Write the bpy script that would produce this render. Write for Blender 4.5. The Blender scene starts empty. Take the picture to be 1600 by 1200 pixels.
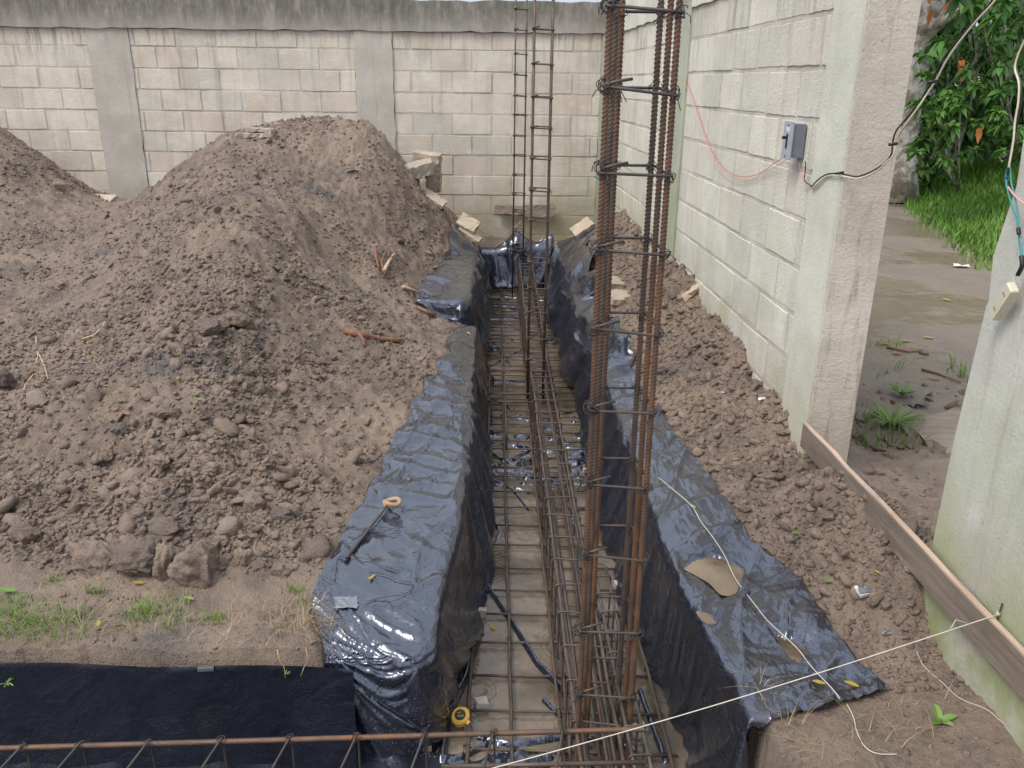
import bpy, math, random
import numpy as np
from mathutils import Vector, Matrix
random.seed(7); rng = np.random.default_rng(11)
sc = bpy.context.scene
C = sc.collection
# ------------------------------------------------------------------ camera
TH = math.radians(19.9); F = 1300.0; CZ = 1.6
cam = bpy.data.objects.new('camera', bpy.data.cameras.new('camera')); C.objects.link(cam)
R3 = Matrix.Rotation(math.pi/2-TH, 3, 'X') @ Matrix.Rotation(math.radians(.69), 3, 'Z')
cam.matrix_world = Matrix.Translation((0, 0, CZ)) @ R3.to_4x4()
cam.data.sensor_width = 36; cam.data.lens = 36*F/1600
cam.data.clip_start = .05; cam.data.clip_end = 500
sc.camera = cam
# ------------------------------------------------------------------ light
SUN_EL, SUN_AZ = 55, 235
w = bpy.data.worlds.new("World"); sc.world = w; w.use_nodes = True
nt = w.node_tree; bg = nt.nodes['Background']
sky = nt.nodes.new('ShaderNodeTexSky'); sky.sky_type = 'NISHITA'; sky.sun_disc = False
sky.sun_elevation = math.radians(SUN_EL); sky.sun_rotation = math.radians(SUN_AZ)
sky.dust_density = 5; sky.air_density = 1.0; sky.ozone_density = 1.2
mx = nt.nodes.new('ShaderNodeMix'); mx.data_type = 'RGBA'; mx.inputs[0].default_value = .62
tcw = nt.nodes.new('ShaderNodeTexCoord'); nz = nt.nodes.new('ShaderNodeTexNoise'); nz.inputs['Scale'].default_value = 2.2; nz.inputs['Detail'].default_value = 4
rw = nt.nodes.new('ShaderNodeValToRGB'); rw.color_ramp.elements[0].position = .3; rw.color_ramp.elements[1].position = .75
rw.color_ramp.elements[0].color = (6.2, 6.9, 8.2, 1); rw.color_ramp.elements[1].color = (11.5, 12, 12.8, 1)
nt.links.new(tcw.outputs['Generated'], nz.inputs['Vector']); nt.links.new(nz.outputs['Fac'], rw.inputs[0])
nt.links.new(sky.outputs[0], mx.inputs[6]); nt.links.new(rw.outputs[0], mx.inputs[7])
sx = nt.nodes.new('ShaderNodeSeparateXYZ'); nt.links.new(tcw.outputs['Generated'], sx.inputs[0])
mr = nt.nodes.new('ShaderNodeMapRange'); mr.inputs[3].default_value = .78; mr.inputs[4].default_value = 1.22; nt.links.new(sx.outputs[2], mr.inputs[0])
vm = nt.nodes.new('ShaderNodeVectorMath'); vm.operation = 'SCALE'; nt.links.new(mx.outputs[2], vm.inputs[0]); nt.links.new(mr.outputs[0], vm.inputs['Scale'])
nt.links.new(vm.outputs[0], bg.inputs[0]); bg.inputs[1].default_value = .105
sl = bpy.data.lights.new('sun', 'SUN'); sl.energy = 1.5; sl.angle = math.radians(22); sl.color = (1, .96, .9)
so = bpy.data.objects.new('sun', sl); C.objects.link(so)
so.rotation_euler = (math.radians(90-SUN_EL), 0, math.radians(180-SUN_AZ))   # high, from behind the left shoulder
vs = sc.view_settings; vs.view_transform = 'Standard'; vs.look = 'None'; vs.exposure = 0.58; vs.gamma = 1; vs.use_curve_mapping = False
sc.cycles.max_bounces = 6; sc.cycles.use_denoising = True

# ------------------------------------------------------------------ helpers
def ray(px, py):
    return R3 @ Vector(((px-800)/F, -(py-600)/F, -1))
def P(px, py, D):                    # point on the pixel's ray at horizontal distance D
    r = ray(px, py); return Vector((r.x*D/r.y, D, CZ+r.z*D/r.y))
def G(px, py, z=0.):                 # point on the pixel's ray at height z
    r = ray(px, py); k = (z-CZ)/r.z; return Vector((r.x*k, r.y*k, z))
AX = .023                            # the trench runs slightly to the left
def TX(xr, D): return xr-AX*D
WX = lambda D: .98+.044*(8.8-D)      # inner face of the right wall

def setp(o, label=None, cat=None, group=None, kind=None):
    if label: o['label'] = label
    if cat: o['category'] = cat
    if group: o['group'] = group
    if kind: o['kind'] = kind
    return o
class MB:
    def __init__(s): s.v = []; s.f = []; s.n = 0; s.c = []
    def add(s, V, Fa, col=None):
        V = np.asarray(V, float).reshape(-1, 3); s.v.append(V)
        s.f += [tuple(i+s.n for i in f) for f in Fa]; s.n += len(V)
        s.c.append(np.full(len(V), .5 if col is None else col)); return s
    def box(s, c, h, M=None, col=None):
        c = Vector(c); V = []
        for z in (-1, 1):
            for y in (-1, 1):
                for x in (-1, 1):
                    p = Vector((x*h[0], y*h[1], z*h[2])); p = (M @ p) if M else p; V.append(c+p)
        return s.add([tuple(v) for v in V], [(0, 2, 3, 1), (4, 5, 7, 6), (0, 1, 5, 4), (2, 6, 7, 3), (0, 4, 6, 2), (1, 3, 7, 5)], col)
    def tube(s, pts, r, n=8, closed=False, caps=True, rr=None):
        pts = [Vector(p) for p in pts]; m = len(pts)
        T = []
        for i in range(m):
            a = pts[(i-1) % m] if (closed or i > 0) else pts[i]; b = pts[(i+1) % m] if (closed or i < m-1) else pts[i]
            t = (b-a); T.append(t.normalized() if t.length > 1e-9 else Vector((0, 0, 1)))
        up = Vector((0, 0, 1)) if abs(T[0].z) < .9 else Vector((1, 0, 0))
        N = (up-T[0]*up.dot(T[0])).normalized(); V = []
        for i in range(m):
            N = N-T[i]*N.dot(T[i]); N.normalize(); B = T[i].cross(N)
            ri = r if rr is None else rr[i]
            for k in range(n):
                a = 2*math.pi*k/n; V.append(pts[i]+(N*math.cos(a)+B*math.sin(a))*ri)
        Fa = []
        for i in range(m if closed else m-1):
            j = (i+1) % m
            for k in range(n): Fa.append((i*n+k, i*n+(k+1) % n, j*n+(k+1) % n, j*n+k))
        if caps and not closed: Fa.append(tuple(range(n-1, -1, -1))); Fa.append(tuple((m-1)*n+k for k in range(n)))
        return s.add([tuple(v) for v in V], Fa)
    def build(s, name, mat, parent=None, smooth=False, attr=False):
        V = np.concatenate(s.v)
        me = bpy.data.meshes.new(name); me.from_pydata(V.tolist(), [], s.f)
        if attr:
            a = me.attributes.new('tint', 'FLOAT', 'POINT'); a.data.foreach_set('value', np.concatenate(s.c))
        if smooth: me.polygons.foreach_set('use_smooth', [True]*len(me.polygons))
        me.materials.append(mat); me.update()
        o = bpy.data.objects.new(name, me); C.objects.link(o)
        if parent: adopt(o, parent)
        return o
def adopt(o, parent):                # part meshes are written in world coordinates
    o.parent = parent
    if parent.type == 'EMPTY': o.matrix_parent_inverse = Matrix.LocRotScale(parent.location, parent.rotation_euler, parent.scale).inverted()
def thing(name, loc, label, cat, group=None, kind=None):
    o = bpy.data.objects.new(name, None); o.location = loc; o.empty_display_size = .1; C.objects.link(o)
    return setp(o, label, cat, group, kind)
def npmesh(name, V, Fq, mat, attr=None, smooth=True):
    V = np.asarray(V, np.float32); Fq = np.asarray(Fq, np.int32)
    me = bpy.data.meshes.new(name); k = Fq.shape[1]
    me.vertices.add(len(V)); me.vertices.foreach_set('co', V.ravel())
    me.loops.add(Fq.size); me.loops.foreach_set('vertex_index', Fq.ravel())
    me.polygons.add(len(Fq)); me.polygons.foreach_set('loop_start', np.arange(0, Fq.size, k, dtype=np.int32))
    me.polygons.foreach_set('loop_total', np.full(len(Fq), k, np.int32))
    if smooth: me.polygons.foreach_set('use_smooth', np.ones(len(Fq), bool))
    me.update(calc_edges=True)
    if attr is not None:
        a = me.attributes.new('tint', 'FLOAT', 'POINT'); a.data.foreach_set('value', np.asarray(attr, np.float32))
    me.materials.append(mat)
    o = bpy.data.objects.new(name, me); C.objects.link(o); return o
def gridfaces(nu, nv):
    i = np.arange(nu*nv).reshape(nu, nv)
    return np.stack([i[:-1, :-1], i[1:, :-1], i[1:, 1:], i[:-1, 1:]], -1).reshape(-1, 4)
# numpy noise
_perm = rng.permutation(4096); _val = rng.random(4096)
def vnoise(x, y, s=0):
    xi = np.floor(x).astype(int); yi = np.floor(y).astype(int); fx = x-xi; fy = y-yi
    fx = fx*fx*(3-2*fx); fy = fy*fy*(3-2*fy)
    h = lambda a, b: _val[(_perm[(a+s*131) & 4095]+b*57+s*17) & 4095]
    return (h(xi, yi)*(1-fx)+h(xi+1, yi)*fx)*(1-fy)+(h(xi, yi+1)*(1-fx)+h(xi+1, yi+1)*fx)*fy
def fbm(x, y, o=4, s=0, g=.5):
    t = 0; a = 1; n = 0
    for k in range(o):
        t = t+a*vnoise(x*2**k+k*7.3, y*2**k+k*3.1, s+k); n += a; a *= g
    return t/n*2-1
def ico(sub):
    import bmesh
    bm = bmesh.new(); bmesh.ops.create_icosphere(bm, subdivisions=sub, radius=1)
    V = np.array([v.co[:] for v in bm.verts]); Fa = np.array([[v.index for v in f.verts] for f in bm.faces]); bm.free(); return V, Fa

# ------------------------------------------------------------------ materials
class N:
    def __init__(s, name):
        s.m = bpy.data.materials.new(name); s.m.use_nodes = True; s.t = s.m.node_tree; s.b = s.t.nodes['Principled BSDF']
        g = s.t.nodes.new('ShaderNodeNewGeometry'); s.pos = g.outputs['Position']; s.nrm = g.outputs['Normal']
    def node(s, k, **kw):
        n = s.t.nodes.new(k)
        for a, b in kw.items(): setattr(n, a, b)
        return n
    def con(s, inp, v):
        if isinstance(v, bpy.types.NodeSocket): s.t.links.new(v, inp)
        elif isinstance(v, (tuple, list)): inp.default_value = tuple(v)+((1,) if len(v) == 3 and len(inp.default_value) == 4 else ())
        else: inp.default_value = v
    def mapping(s, sc_, vec=None, rot=(0, 0, 0), loc=(0, 0, 0)):
        m = s.node('ShaderNodeMapping'); s.con(m.inputs['Vector'], vec or s.pos); m.inputs['Scale'].default_value = sc_; m.inputs['Rotation'].default_value = rot; m.inputs['Location'].default_value = loc; return m.outputs[0]
    def noise(s, scale, detail=4, rough=.55, vec=None, dist=0, col=False):
        n = s.node('ShaderNodeTexNoise'); s.con(n.inputs['Vector'], vec or s.pos); n.inputs['Scale'].default_value = scale; n.inputs['Detail'].default_value = detail; n.inputs['Roughness'].default_value = rough; n.inputs['Distortion'].default_value = dist
        return n.outputs['Color' if col else 'Fac']
    def vor(s, scale, feature='F1', vec=None, out='Distance', rand=1):
        n = s.node('ShaderNodeTexVoronoi', feature=feature); s.con(n.inputs['Vector'], vec or s.pos); n.inputs['Scale'].default_value = scale; n.inputs['Randomness'].default_value = rand
        return n.outputs[out]
    def math(s, op, a, b=0., c=0., clamp=False):
        n = s.node('ShaderNodeMath', operation=op, use_clamp=clamp); s.con(n.inputs[0], a); s.con(n.inputs[1], b); s.con(n.inputs[2], c); return n.outputs[0]
    def ss(s, v, a, b, lo=0., hi=1.):
        n = s.node('ShaderNodeMapRange', interpolation_type='SMOOTHSTEP'); s.con(n.inputs[0], v)
        for i, q in zip((1, 2, 3, 4), (a, b, lo, hi)): n.inputs[i].default_value = q
        return n.outputs[0]
    def mix(s, f, a, b, mode='MIX'):
        n = s.node('ShaderNodeMix', data_type='RGBA', blend_type=mode); s.con(n.inputs[0], f); s.con(n.inputs[6], a); s.con(n.inputs[7], b); return n.outputs[2]
    def attr(s, name='tint'):
        n = s.node('ShaderNodeAttribute', attribute_name=name); return n.outputs['Fac']
    def xyz(s, vec=None):
        n = s.node('ShaderNodeSeparateXYZ'); s.con(n.inputs[0], vec or s.pos); return n.outputs
    def bump(s, h, strength, dist, nrm=None):
        n = s.node('ShaderNodeBump'); s.con(n.inputs['Height'], h); n.inputs['Strength'].default_value = strength; n.inputs['Distance'].default_value = dist
        if nrm: s.con(n.inputs['Normal'], nrm)
        return n.outputs[0]
    def out(s, col, rough=.6, bump=None, spec=None, metal=None, coat=None):
        s.con(s.b.inputs['Base Color'], col); s.con(s.b.inputs['Roughness'], rough)
        if bump: s.con(s.b.inputs['Normal'], bump)
        if spec is not None: s.con(s.b.inputs['Specular IOR Level'], spec)
        if metal is not None: s.con(s.b.inputs['Metallic'], metal)
        if coat is not None: s.con(s.b.inputs['Coat Weight'], coat); s.b.inputs['Coat Roughness'].default_value = .08
        return s.m

def soil_mat(name='wet_soil', road=False):
    n = N(name)
    big = n.noise(1.1, 3, .6); mid = n.noise(5, 5, .65); fine = n.noise(45, 4, .7); t = n.attr()
    c = n.mix(n.ss(big, .35, .65), (.205, .152, .113), (.292, .217, .160))
    c = n.mix(n.ss(mid, .42, .68, 0, .8), c, (.108, .082, .066))
    c = n.mix(n.ss(n.noise(2.3, 3, .6, vec=n.mapping((1, 1, 1), loc=(7, 3, 1))), .52, .7, 0, .65), c, (.35, .255, .190))
    c = n.mix(n.ss(n.noise(1.7, 3, .6, vec=n.mapping((1, 1, 1), loc=(1, 9, 4))), .54, .70, 0, .75), c, (.088, .080, .082))
    c = n.mix(n.ss(fine, .3, .75, 0, .5), c, (.300, .225, .175))
    c = n.mix(n.math('MULTIPLY', n.ss(t, .5, .95), .7), c, (.088, .078, .074))
    c = n.mix(n.math('MULTIPLY', n.ss(t, .5, .05), .6), c, (.34, .255, .20))
    rough = n.ss(n.noise(3, 4, .6), .4, .65, .52, .85)
    if road:
        x = n.xyz(); wet = n.math('MULTIPLY', n.ss(x[0], 2.0, 2.6), n.ss(n.noise(.75, 4, .6), .44, .56))
        c = n.mix(n.math('MULTIPLY', n.ss(x[0], 1.6, 2.2), .8), c, n.mix(n.noise(2, 4), (.20, .165, .125), (.33, .28, .225)))
        rough = n.mix(wet, rough, (.09,)*3)
        c = n.mix(wet, c, (.22, .18, .13))
        pool = n.math('MULTIPLY', n.ss(n.noise(2.1, 3, .5), .56, .6), n.ss(x[2], .05, .02))
        bs = n.math('SUBTRACT', 1, n.math('MULTIPLY', wet, .93))
    h = n.math('ADD', n.math('MULTIPLY', n.noise(28, 6, .72), .75), n.math('MULTIPLY', n.noise(130, 3, .7), .3))
    if road: h = n.math('MULTIPLY', h, bs)
    return n.out(c, rough, n.bump(h, 1., .034), spec=.45)
M_soil = soil_mat(); M_ground = soil_mat('ground_soil', True)

def conc(name, c1, c2, tint=False, algae=None, streak=.5, gran=1., board=False, dark_top=True, blotch=0.):
    n = N(name); x = n.xyz()
    c = n.mix(n.ss(n.noise(3.5, 5, .65), .3, .7), c1, c2)
    c = n.mix(n.ss(n.noise(1.3, 4, .7, vec=n.mapping((1, 1, 1), loc=(2, 8, 5))), .45, .7, 0, .35), c, tuple(q*.72 for q in c1))
    if tint:
        t = n.attr(); c = n.mix(n.ss(t, .5, 1, 0, .42 if gran <= 1 else .22), c, (.50, .41, .33)); c = n.mix(n.ss(t, .45, 0, 0, .45), c, (.44, .435, .39))
        c = n.mix(n.ss(n.noise(7, 5, .7, vec=n.mapping((1, 1, 1.6), loc=(5, 0, 0))), .5, .75, 0, .6), c, (.70, .68, .63))
    sv = n.noise(9, 4, .7, vec=n.mapping((1, 1, .07)))
    c = n.mix(n.ss(sv, .5, .8, 0, streak), c, (.24, .225, .20))
    if tint:
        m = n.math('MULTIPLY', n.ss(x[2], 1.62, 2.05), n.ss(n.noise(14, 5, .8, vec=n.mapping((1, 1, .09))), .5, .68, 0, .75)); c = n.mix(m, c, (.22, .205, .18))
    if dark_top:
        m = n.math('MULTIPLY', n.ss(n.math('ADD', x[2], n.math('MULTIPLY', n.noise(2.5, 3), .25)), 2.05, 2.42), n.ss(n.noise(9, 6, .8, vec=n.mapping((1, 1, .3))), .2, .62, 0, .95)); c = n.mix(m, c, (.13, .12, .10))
    c = n.mix(n.ss(n.noise(45, 5, .8), .56, .8, 0, .5*gran), c, (.20, .19, .17))
    if board:
        b = n.noise(1, 2, .5, vec=n.mapping((.3, .3, 42))); c = n.mix(n.ss(b, .48, .8, 0, .16), c, (.30, .245, .19))
    if blotch:
        c = n.mix(n.ss(n.noise(2.2, 4, .7, vec=n.mapping((7, 7, .8), loc=(3, 3, 3))), .5, .72, 0, blotch), c, (.27, .205, .155))
    if algae:
        for (zlo, zhi, ysrc, amt, col) in algae:
            a = n.math('MULTIPLY', n.ss(x[2], zhi, zlo), n.ss(n.noise(2.1, 5, .65), .34, .6))
            if ysrc: a = n.math('MULTIPLY', a, n.ss(x[ysrc[0]], ysrc[1], ysrc[2]))
            c = n.mix(n.math('MULTIPLY', a, amt), c, col)
    mud = n.math('MULTIPLY', n.ss(n.math('ADD', x[2], n.math('MULTIPLY', n.noise(6, 4), .5)), .95, .45), .35)
    c = n.mix(mud, c, (.30, .235, .165))
    pit = n.ss(n.vor(34), .0, .12)
    c = n.mix(n.math('MULTIPLY', n.math('SUBTRACT', 1, pit), n.ss(n.noise(5, 2), .55, .6, 0, .8)), c, (.07, .065, .06))
    h = n.math('ADD', n.noise(70, 5, .75), n.math('MULTIPLY', pit, .6))
    return n.out(c, .88, n.bump(h, .7, .010*gran), spec=.3)
GREEN = (.25, .30, .13)
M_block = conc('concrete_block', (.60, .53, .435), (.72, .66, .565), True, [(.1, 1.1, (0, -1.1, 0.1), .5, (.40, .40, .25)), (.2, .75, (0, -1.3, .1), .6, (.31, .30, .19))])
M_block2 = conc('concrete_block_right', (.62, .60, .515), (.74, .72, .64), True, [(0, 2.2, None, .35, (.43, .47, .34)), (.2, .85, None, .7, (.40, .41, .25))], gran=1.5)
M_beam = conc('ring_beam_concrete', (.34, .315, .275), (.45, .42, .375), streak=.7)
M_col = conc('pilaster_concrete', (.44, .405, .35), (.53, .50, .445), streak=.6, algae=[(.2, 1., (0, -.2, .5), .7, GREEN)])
M_colg = conc('pilaster_concrete_green', (.40, .40, .33), (.47, .48, .40), algae=[(0, 2.6, None, .85, (.31, .36, .21))])
M_pillA = conc('gate_pillar_side', (.52, .53, .455), (.64, .64, .56), dark_top=False, algae=[(0, 1.2, None, .5, (.44, .45, .30))], streak=.25, gran=.6)
M_pillE = conc('gate_pillar_end', (.56, .495, .405), (.67, .61, .52), dark_top=False, board=True, streak=.1, blotch=.85)
M_pillB = conc('near_pillar', (.47, .475, .42), (.60, .60, .55), dark_top=False, algae=[(.2, 1.1, None, .75, (.37, .42, .24)), (.16, .42, (1, 2.6, 2.3), .95, (.17, .25, .06))], streak=.3, blotch=.3, gran=.45)
M_mortar = conc('mortar', (.42, .39, .33), (.60, .57, .50), algae=[(.1, 1.2, (0, -.9, .3), .6, (.34, .35, .2))])
M_brick = conc('broken_block', (.40, .335, .265), (.50, .43, .35), dark_top=False, gran=1.5)
M_stone = conc('pale_block', (.46, .38, .29), (.60, .51, .40), dark_top=False, gran=1.5)
M_spacer = conc('mortar_spacer', (.45, .43, .38), (.6, .57, .52), dark_top=False)

def rust(name, a, b, hi, amt=.5, ro=.6):
    n = N(name); c = n.mix(n.ss(n.noise(14, 4, .7), .35, .65), a, b); c = n.mix(n.ss(n.noise(1.9, 3, .6), .42, .6, 0, .45), c, (.066, .053, .046)); c = n.mix(n.ss(n.noise(5, 3, .7, vec=n.mapping((1, 1, .6))), .48, .66, 0, amt), c, hi)
    c = n.mix(n.ss(n.noise(90, 3, .7), .55, .75, 0, .5), c, (.05, .035, .028))
    return n.out(c, n.ss(n.noise(20, 3), .3, .7, ro-.15, ro+.1), n.bump(n.noise(220, 3, .7), .4, .0015), spec=.5, metal=.25)
M_rust = rust('rusty_rebar', (.075, .053, .043), (.12, .083, .064), (.165, .10, .07), .4)
M_rusto = rust('orange_rusty_rebar', (.095, .056, .038), (.15, .078, .044), (.215, .098, .042), .65)
M_steel = rust('dark_rebar', (.060, .052, .048), (.10, .085, .075), (.13, .075, .045), .4, .5)
M_wire = rust('tie_wire_steel', (.03, .03, .034), (.06, .058, .06), (.08, .055, .04), .3, .45)

def plastic(name, drop=1., rough=.2, dust=0., base=(.012, .0135, .020)):
    n = N(name)
    v = n.vor(95, vec=n.mapping((1, 1, 1))); mask = n.ss(n.noise(5, 3, .6), .42, .58)
    dd = n.math('MULTIPLY', n.ss(v, .30, .12), mask)
    v2 = n.vor(240); d2 = n.math('MULTIPLY', n.ss(v2, .28, .1), n.ss(n.noise(11, 2), .45, .6))
    dh = dd
    crum = n.math('ADD', n.noise(9, 3, .55, dist=1.2), n.math('MULTIPLY', n.noise(32, 3, .6, dist=.8), .25))
    fc = n.vor(5.5, 'SMOOTH_F1', vec=n.noise(2.2, 2, .5, col=True) if False else n.mapping((1, .55, 1), rot=(.3, .2, .7)))
    fold = n.math('ADD', n.math('ABSOLUTE', n.math('SUBTRACT', n.noise(4.5, 3, .6, dist=1.6, vec=n.mapping((1, .45, 1), rot=(0, .3, .6))), .5)), n.math('MULTIPLY', n.math('ABSOLUTE', n.math('SUBTRACT', n.noise(13, 2, .5, dist=1.1, vec=n.mapping((1, .6, 1), rot=(0, 0, -.9))), .5)), .3))
    b0 = n.bump(fold, .2, .06); b1 = n.bump(n.math('MULTIPLY', crum, n.ss(n.noise(2.7, 3, .6), .45, .62, .15, 1)), .26, .02, b0); b2 = n.bump(dh, .8*drop, .003, b1)
    col = n.mix(n.ss(n.noise(4, 5, .7), .58, .8, 0, dust), base, (.20, .16, .12))
    col = n.mix(n.ss(n.noise(2.6, 4, .6), .3, .8, 0, 1), col, n.mix(.5, col, (.018, .021, .034)))
    m = n.out(col, n.ss(n.noise(6, 4, .6), .3, .7, rough, rough+.14), b2, spec=.5, coat=.5 if rough < .3 else 0)
    n.b.inputs['IOR'].default_value = 1.95 if rough < .3 else 1.5; n.b.inputs['Specular Tint'].default_value = (.86, .93, 1.12, 1); n.con(n.b.inputs['Coat Normal'], b1)
    return m
M_sheet = plastic('black_polythene', drop=1.5, dust=.3, rough=.15)
M_sheetd = plastic('black_polythene_matte', .6, .34, .12, (.006, .0065, .011))
M_floor = plastic('submerged_polythene', .2, .12, .15)

def water(name, col, rough=.04, rings=True, tr=0.):
    n = N(name)
    v = n.node('ShaderNodeTexVoronoi', feature='F1'); n.con(v.inputs['Vector'], n.mapping((1, 1, 0))); v.inputs['Scale'].default_value = 4.2
    d = v.outputs['Distance']; s_ = n.math('SINE', n.math('MULTIPLY', d, 75.)); e = n.math('POWER', 2.718, n.math('MULTIPLY', d, -7.))
    sel = n.ss(n.xyz(v.outputs['Color'])[0], .45, .5)
    h = n.math('ADD', n.math('MULTIPLY', n.math('MULTIPLY', s_, e), sel), n.math('MULTIPLY', n.noise(14, 3, .5), .9))
    c = n.mix(n.ss(n.noise(3, 4, .6), .35, .65), col, tuple(q*.72 for q in col))
    m = n.out(c, rough, n.bump(h, 1., .010), spec=.5); n.b.inputs['IOR'].default_value = 1.5
    if tr:
        t = n.node('ShaderNodeBsdfTransparent'); t.inputs[0].default_value = (.55, .45, .33, 1)
        ms = n.node('ShaderNodeMixShader'); n.con(ms.inputs[0], n.ss(n.noise(2.6, 4, .6, dist=.6), .38, .66, tr*.35, tr*2.6))
        n.t.links.new(n.b.outputs[0], ms.inputs[1]); n.t.links.new(t.outputs[0], ms.inputs[2])
        n.t.links.new(ms.outputs[0], n.t.nodes['Material Output'].inputs[0])
    return m
M_water = water('muddy_water', (.215, .168, .122), .03, tr=.2)
M_puddle = water('brown_puddle', (.27, .205, .14), .03, False, tr=.3)

def wood(name, a, b, sc_=(3, 3, 60), rough=.7):
    n = N(name); tc = n.node('ShaderNodeTexCoord').outputs['Object']
    c = n.mix(n.ss(n.noise(2, 5, .7, vec=n.mapping(sc_, vec=tc)), .35, .7), a, b)
    c = n.mix(n.ss(n.noise(5, 4, .7), .5, .75, 0, .6), c, tuple(q*.5 for q in a))
    return n.out(c, rough, n.bump(n.noise(3, 5, .7, vec=n.mapping(sc_, vec=tc)), .5, .002))
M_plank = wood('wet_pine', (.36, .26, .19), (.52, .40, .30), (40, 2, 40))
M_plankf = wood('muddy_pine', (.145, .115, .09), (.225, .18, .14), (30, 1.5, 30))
M_grey = wood('grey_board', (.20, .155, .12), (.30, .24, .19), (2, 30, 40))
M_root = wood('root_bark', (.16, .075, .04), (.28, .14, .08), (20, 20, 20))
M_pale = wood('pale_splinter', (.46, .30, .19), (.62, .45, .31), (15, 15, 15))
def flat(name, c, rough=.5, metal=0., bs=.2):
    n = N(name); cc = n.mix(n.ss(n.noise(25, 3, .7), .35, .7, 0, .35), c, tuple(q*.7 for q in c))
    return n.out(cc, rough, n.bump(n.noise(90, 2), bs, .001), metal=metal)
M_string = flat('white_string', (.62, .58, .50), .8); M_cord = flat('dirty_string', (.40, .33, .25), .8)
M_grey_pl = flat('grey_plastic', (.34, .36, .41), .4); M_grey_d = flat('dark_grey_plastic', (.17, .19, .22), .45)
M_blk = flat('black_rubber', (.012, .012, .014), .4); M_white = flat('ivory_plastic', (.60, .57, .44), .35)
M_red = flat('red_wire', (.55, .10, .08), .4); M_pink = flat('pink_wire', (.75, .32, .32), .4); M_cream = flat('cream_wire', (.58, .54, .40), .4)
M_teal = flat('teal_wire', (.03, .25, .26), .4); M_blue = flat('blue_wire', (.03, .10, .35), .4)
M_yel = flat('yellow_plastic', (.75, .42, .06), .22); M_lab = flat('black_label', (.015, .02, .015), .3); M_paper = flat('white_paper', (.62, .62, .62), .5)
M_tape = flat('silver_tape', (.23, .24, .26), .14, .5, 1.); M_tape2 = flat('clear_tape', (.10, .11, .11), .15)
M_tan = flat('tan_rubber', (.37, .235, .125), .5)
def leafm(name, a, b, tr=.25):
    n = N(name); c = n.mix(n.attr(), a, b)
    n.out(c, .45, None, spec=.4)
    tl = n.node('ShaderNodeBsdfTranslucent'); n.con(tl.inputs[0], c); ms = n.node('ShaderNodeMixShader'); ms.inputs[0].default_value = tr
    n.t.links.new(n.b.outputs[0], ms.inputs[1]); n.t.links.new(tl.outputs[0], ms.inputs[2]); n.t.links.new(ms.outputs[0], n.t.nodes['Material Output'].inputs[0]); return n.m
M_grass = leafm('grass_blades', (.07, .17, .018), (.19, .36, .05)); M_grass2 = leafm('pale_grass', (.10, .17, .03), (.22, .34, .07))
M_straw = leafm('dry_straw', (.22, .16, .09), (.42, .33, .19), .1)
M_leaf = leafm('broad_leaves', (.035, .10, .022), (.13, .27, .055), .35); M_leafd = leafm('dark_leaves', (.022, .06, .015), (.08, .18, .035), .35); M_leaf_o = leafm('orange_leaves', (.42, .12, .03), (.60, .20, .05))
M_ly = leafm('yellow_leaf', (.40, .29, .05), (.50, .38, .09)); M_lg = leafm('green_leaf', (.13, .25, .045), (.25, .36, .10)); M_lb = leafm('brown_leaf', (.25, .12, .05), (.40, .2, .09))
nb = N('tree_bark'); M_bark = nb.out(nb.mix(nb.ss(nb.noise(5, 5, .7), .42, .6), (.24, .20, .165), (.56, .54, .49)), .9, nb.bump(nb.noise(18, 5, .7), .8, .03))

# ------------------------------------------------------------------ terrain heights: thin-plate spline through surveyed points
pts = []
for px, py, D in [ (0,212,8.0),(60,245,7.9),(110,292,7.9),(175,316,8.5),(200,322,7.6),(0,300,7.2),(0,400,6.0),(100,400,6.0),(150,360,7.0),(0,500,4.8),(0,600,3.9),(0,700,3.3),(0,800,2.8),
        (150,450,5.2),(200,550,4.1),(100,600,3.75),(130,720,3.1),(200,700,3.12),(300,750,2.86),(300,850,2.6),(150,850,2.62),(370,350,5.1),(300,400,4.9),(450,400,5.2),(340,450,4.3),(340,550,3.7),(320,650,3.22),
        (450,500,4.4),(400,600,3.65),(500,600,3.85),(450,700,3.25),(420,820,2.72),(550,500,4.75),(600,400,6.2),(550,300,7.0),(500,250,7.3),(600,222,7.6),(520,197,7.75),(440,203,7.65),(370,211,7.6),(410,203,7.65),(300,250,7.5),(250,282,7.4),(330,227,7.6),(480,196,7.8),(570,200,7.7),
        (650,290,7.8),(700,340,8.1),(500,400,5.7),(470,340,5.7),(640,320,7.4),(560,400,6.0)]:
    p = P(px, py, D); pts.append((p.x, p.y, p.z))
def Gp(px, py, z): p = G(px, py, z); pts.append((p.x, p.y, z))
for px, py, z in [(480,925,.0),(550,810,.02),(600,705,.035),(650,612,.05),(688,545,.08),(640,440,.10),(712,385,.04),(0,905,0),(100,910,0),(200,925,.0),(300,925,0),(400,925,0),(0,1000,0),(150,1000,0),(300,1000,0),(450,1000,0),(480,960,0),
        (700,950,0),(710,800,0),(720,650,.0),(735,540,.0),(960,600,.0),(1000,700,.0),(1080,850,0),(1150,950,-.02),(1150,1100,0),(1300,1150,0),(1450,1180,0),(1390,1070,0),(1240,880,.015),(1120,740,.03),(1030,620,.04),(985,540,.06),(955,470,.08),
        (1180,700,.09),(1120,620,.14),(1060,520,.2),(1010,430,.26),(1230,760,.10),(1310,870,.06),(1390,960,.02),(1330,960,0),(1090,560,.20),(1160,610,.18)]: Gp(px, py, z)
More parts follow.
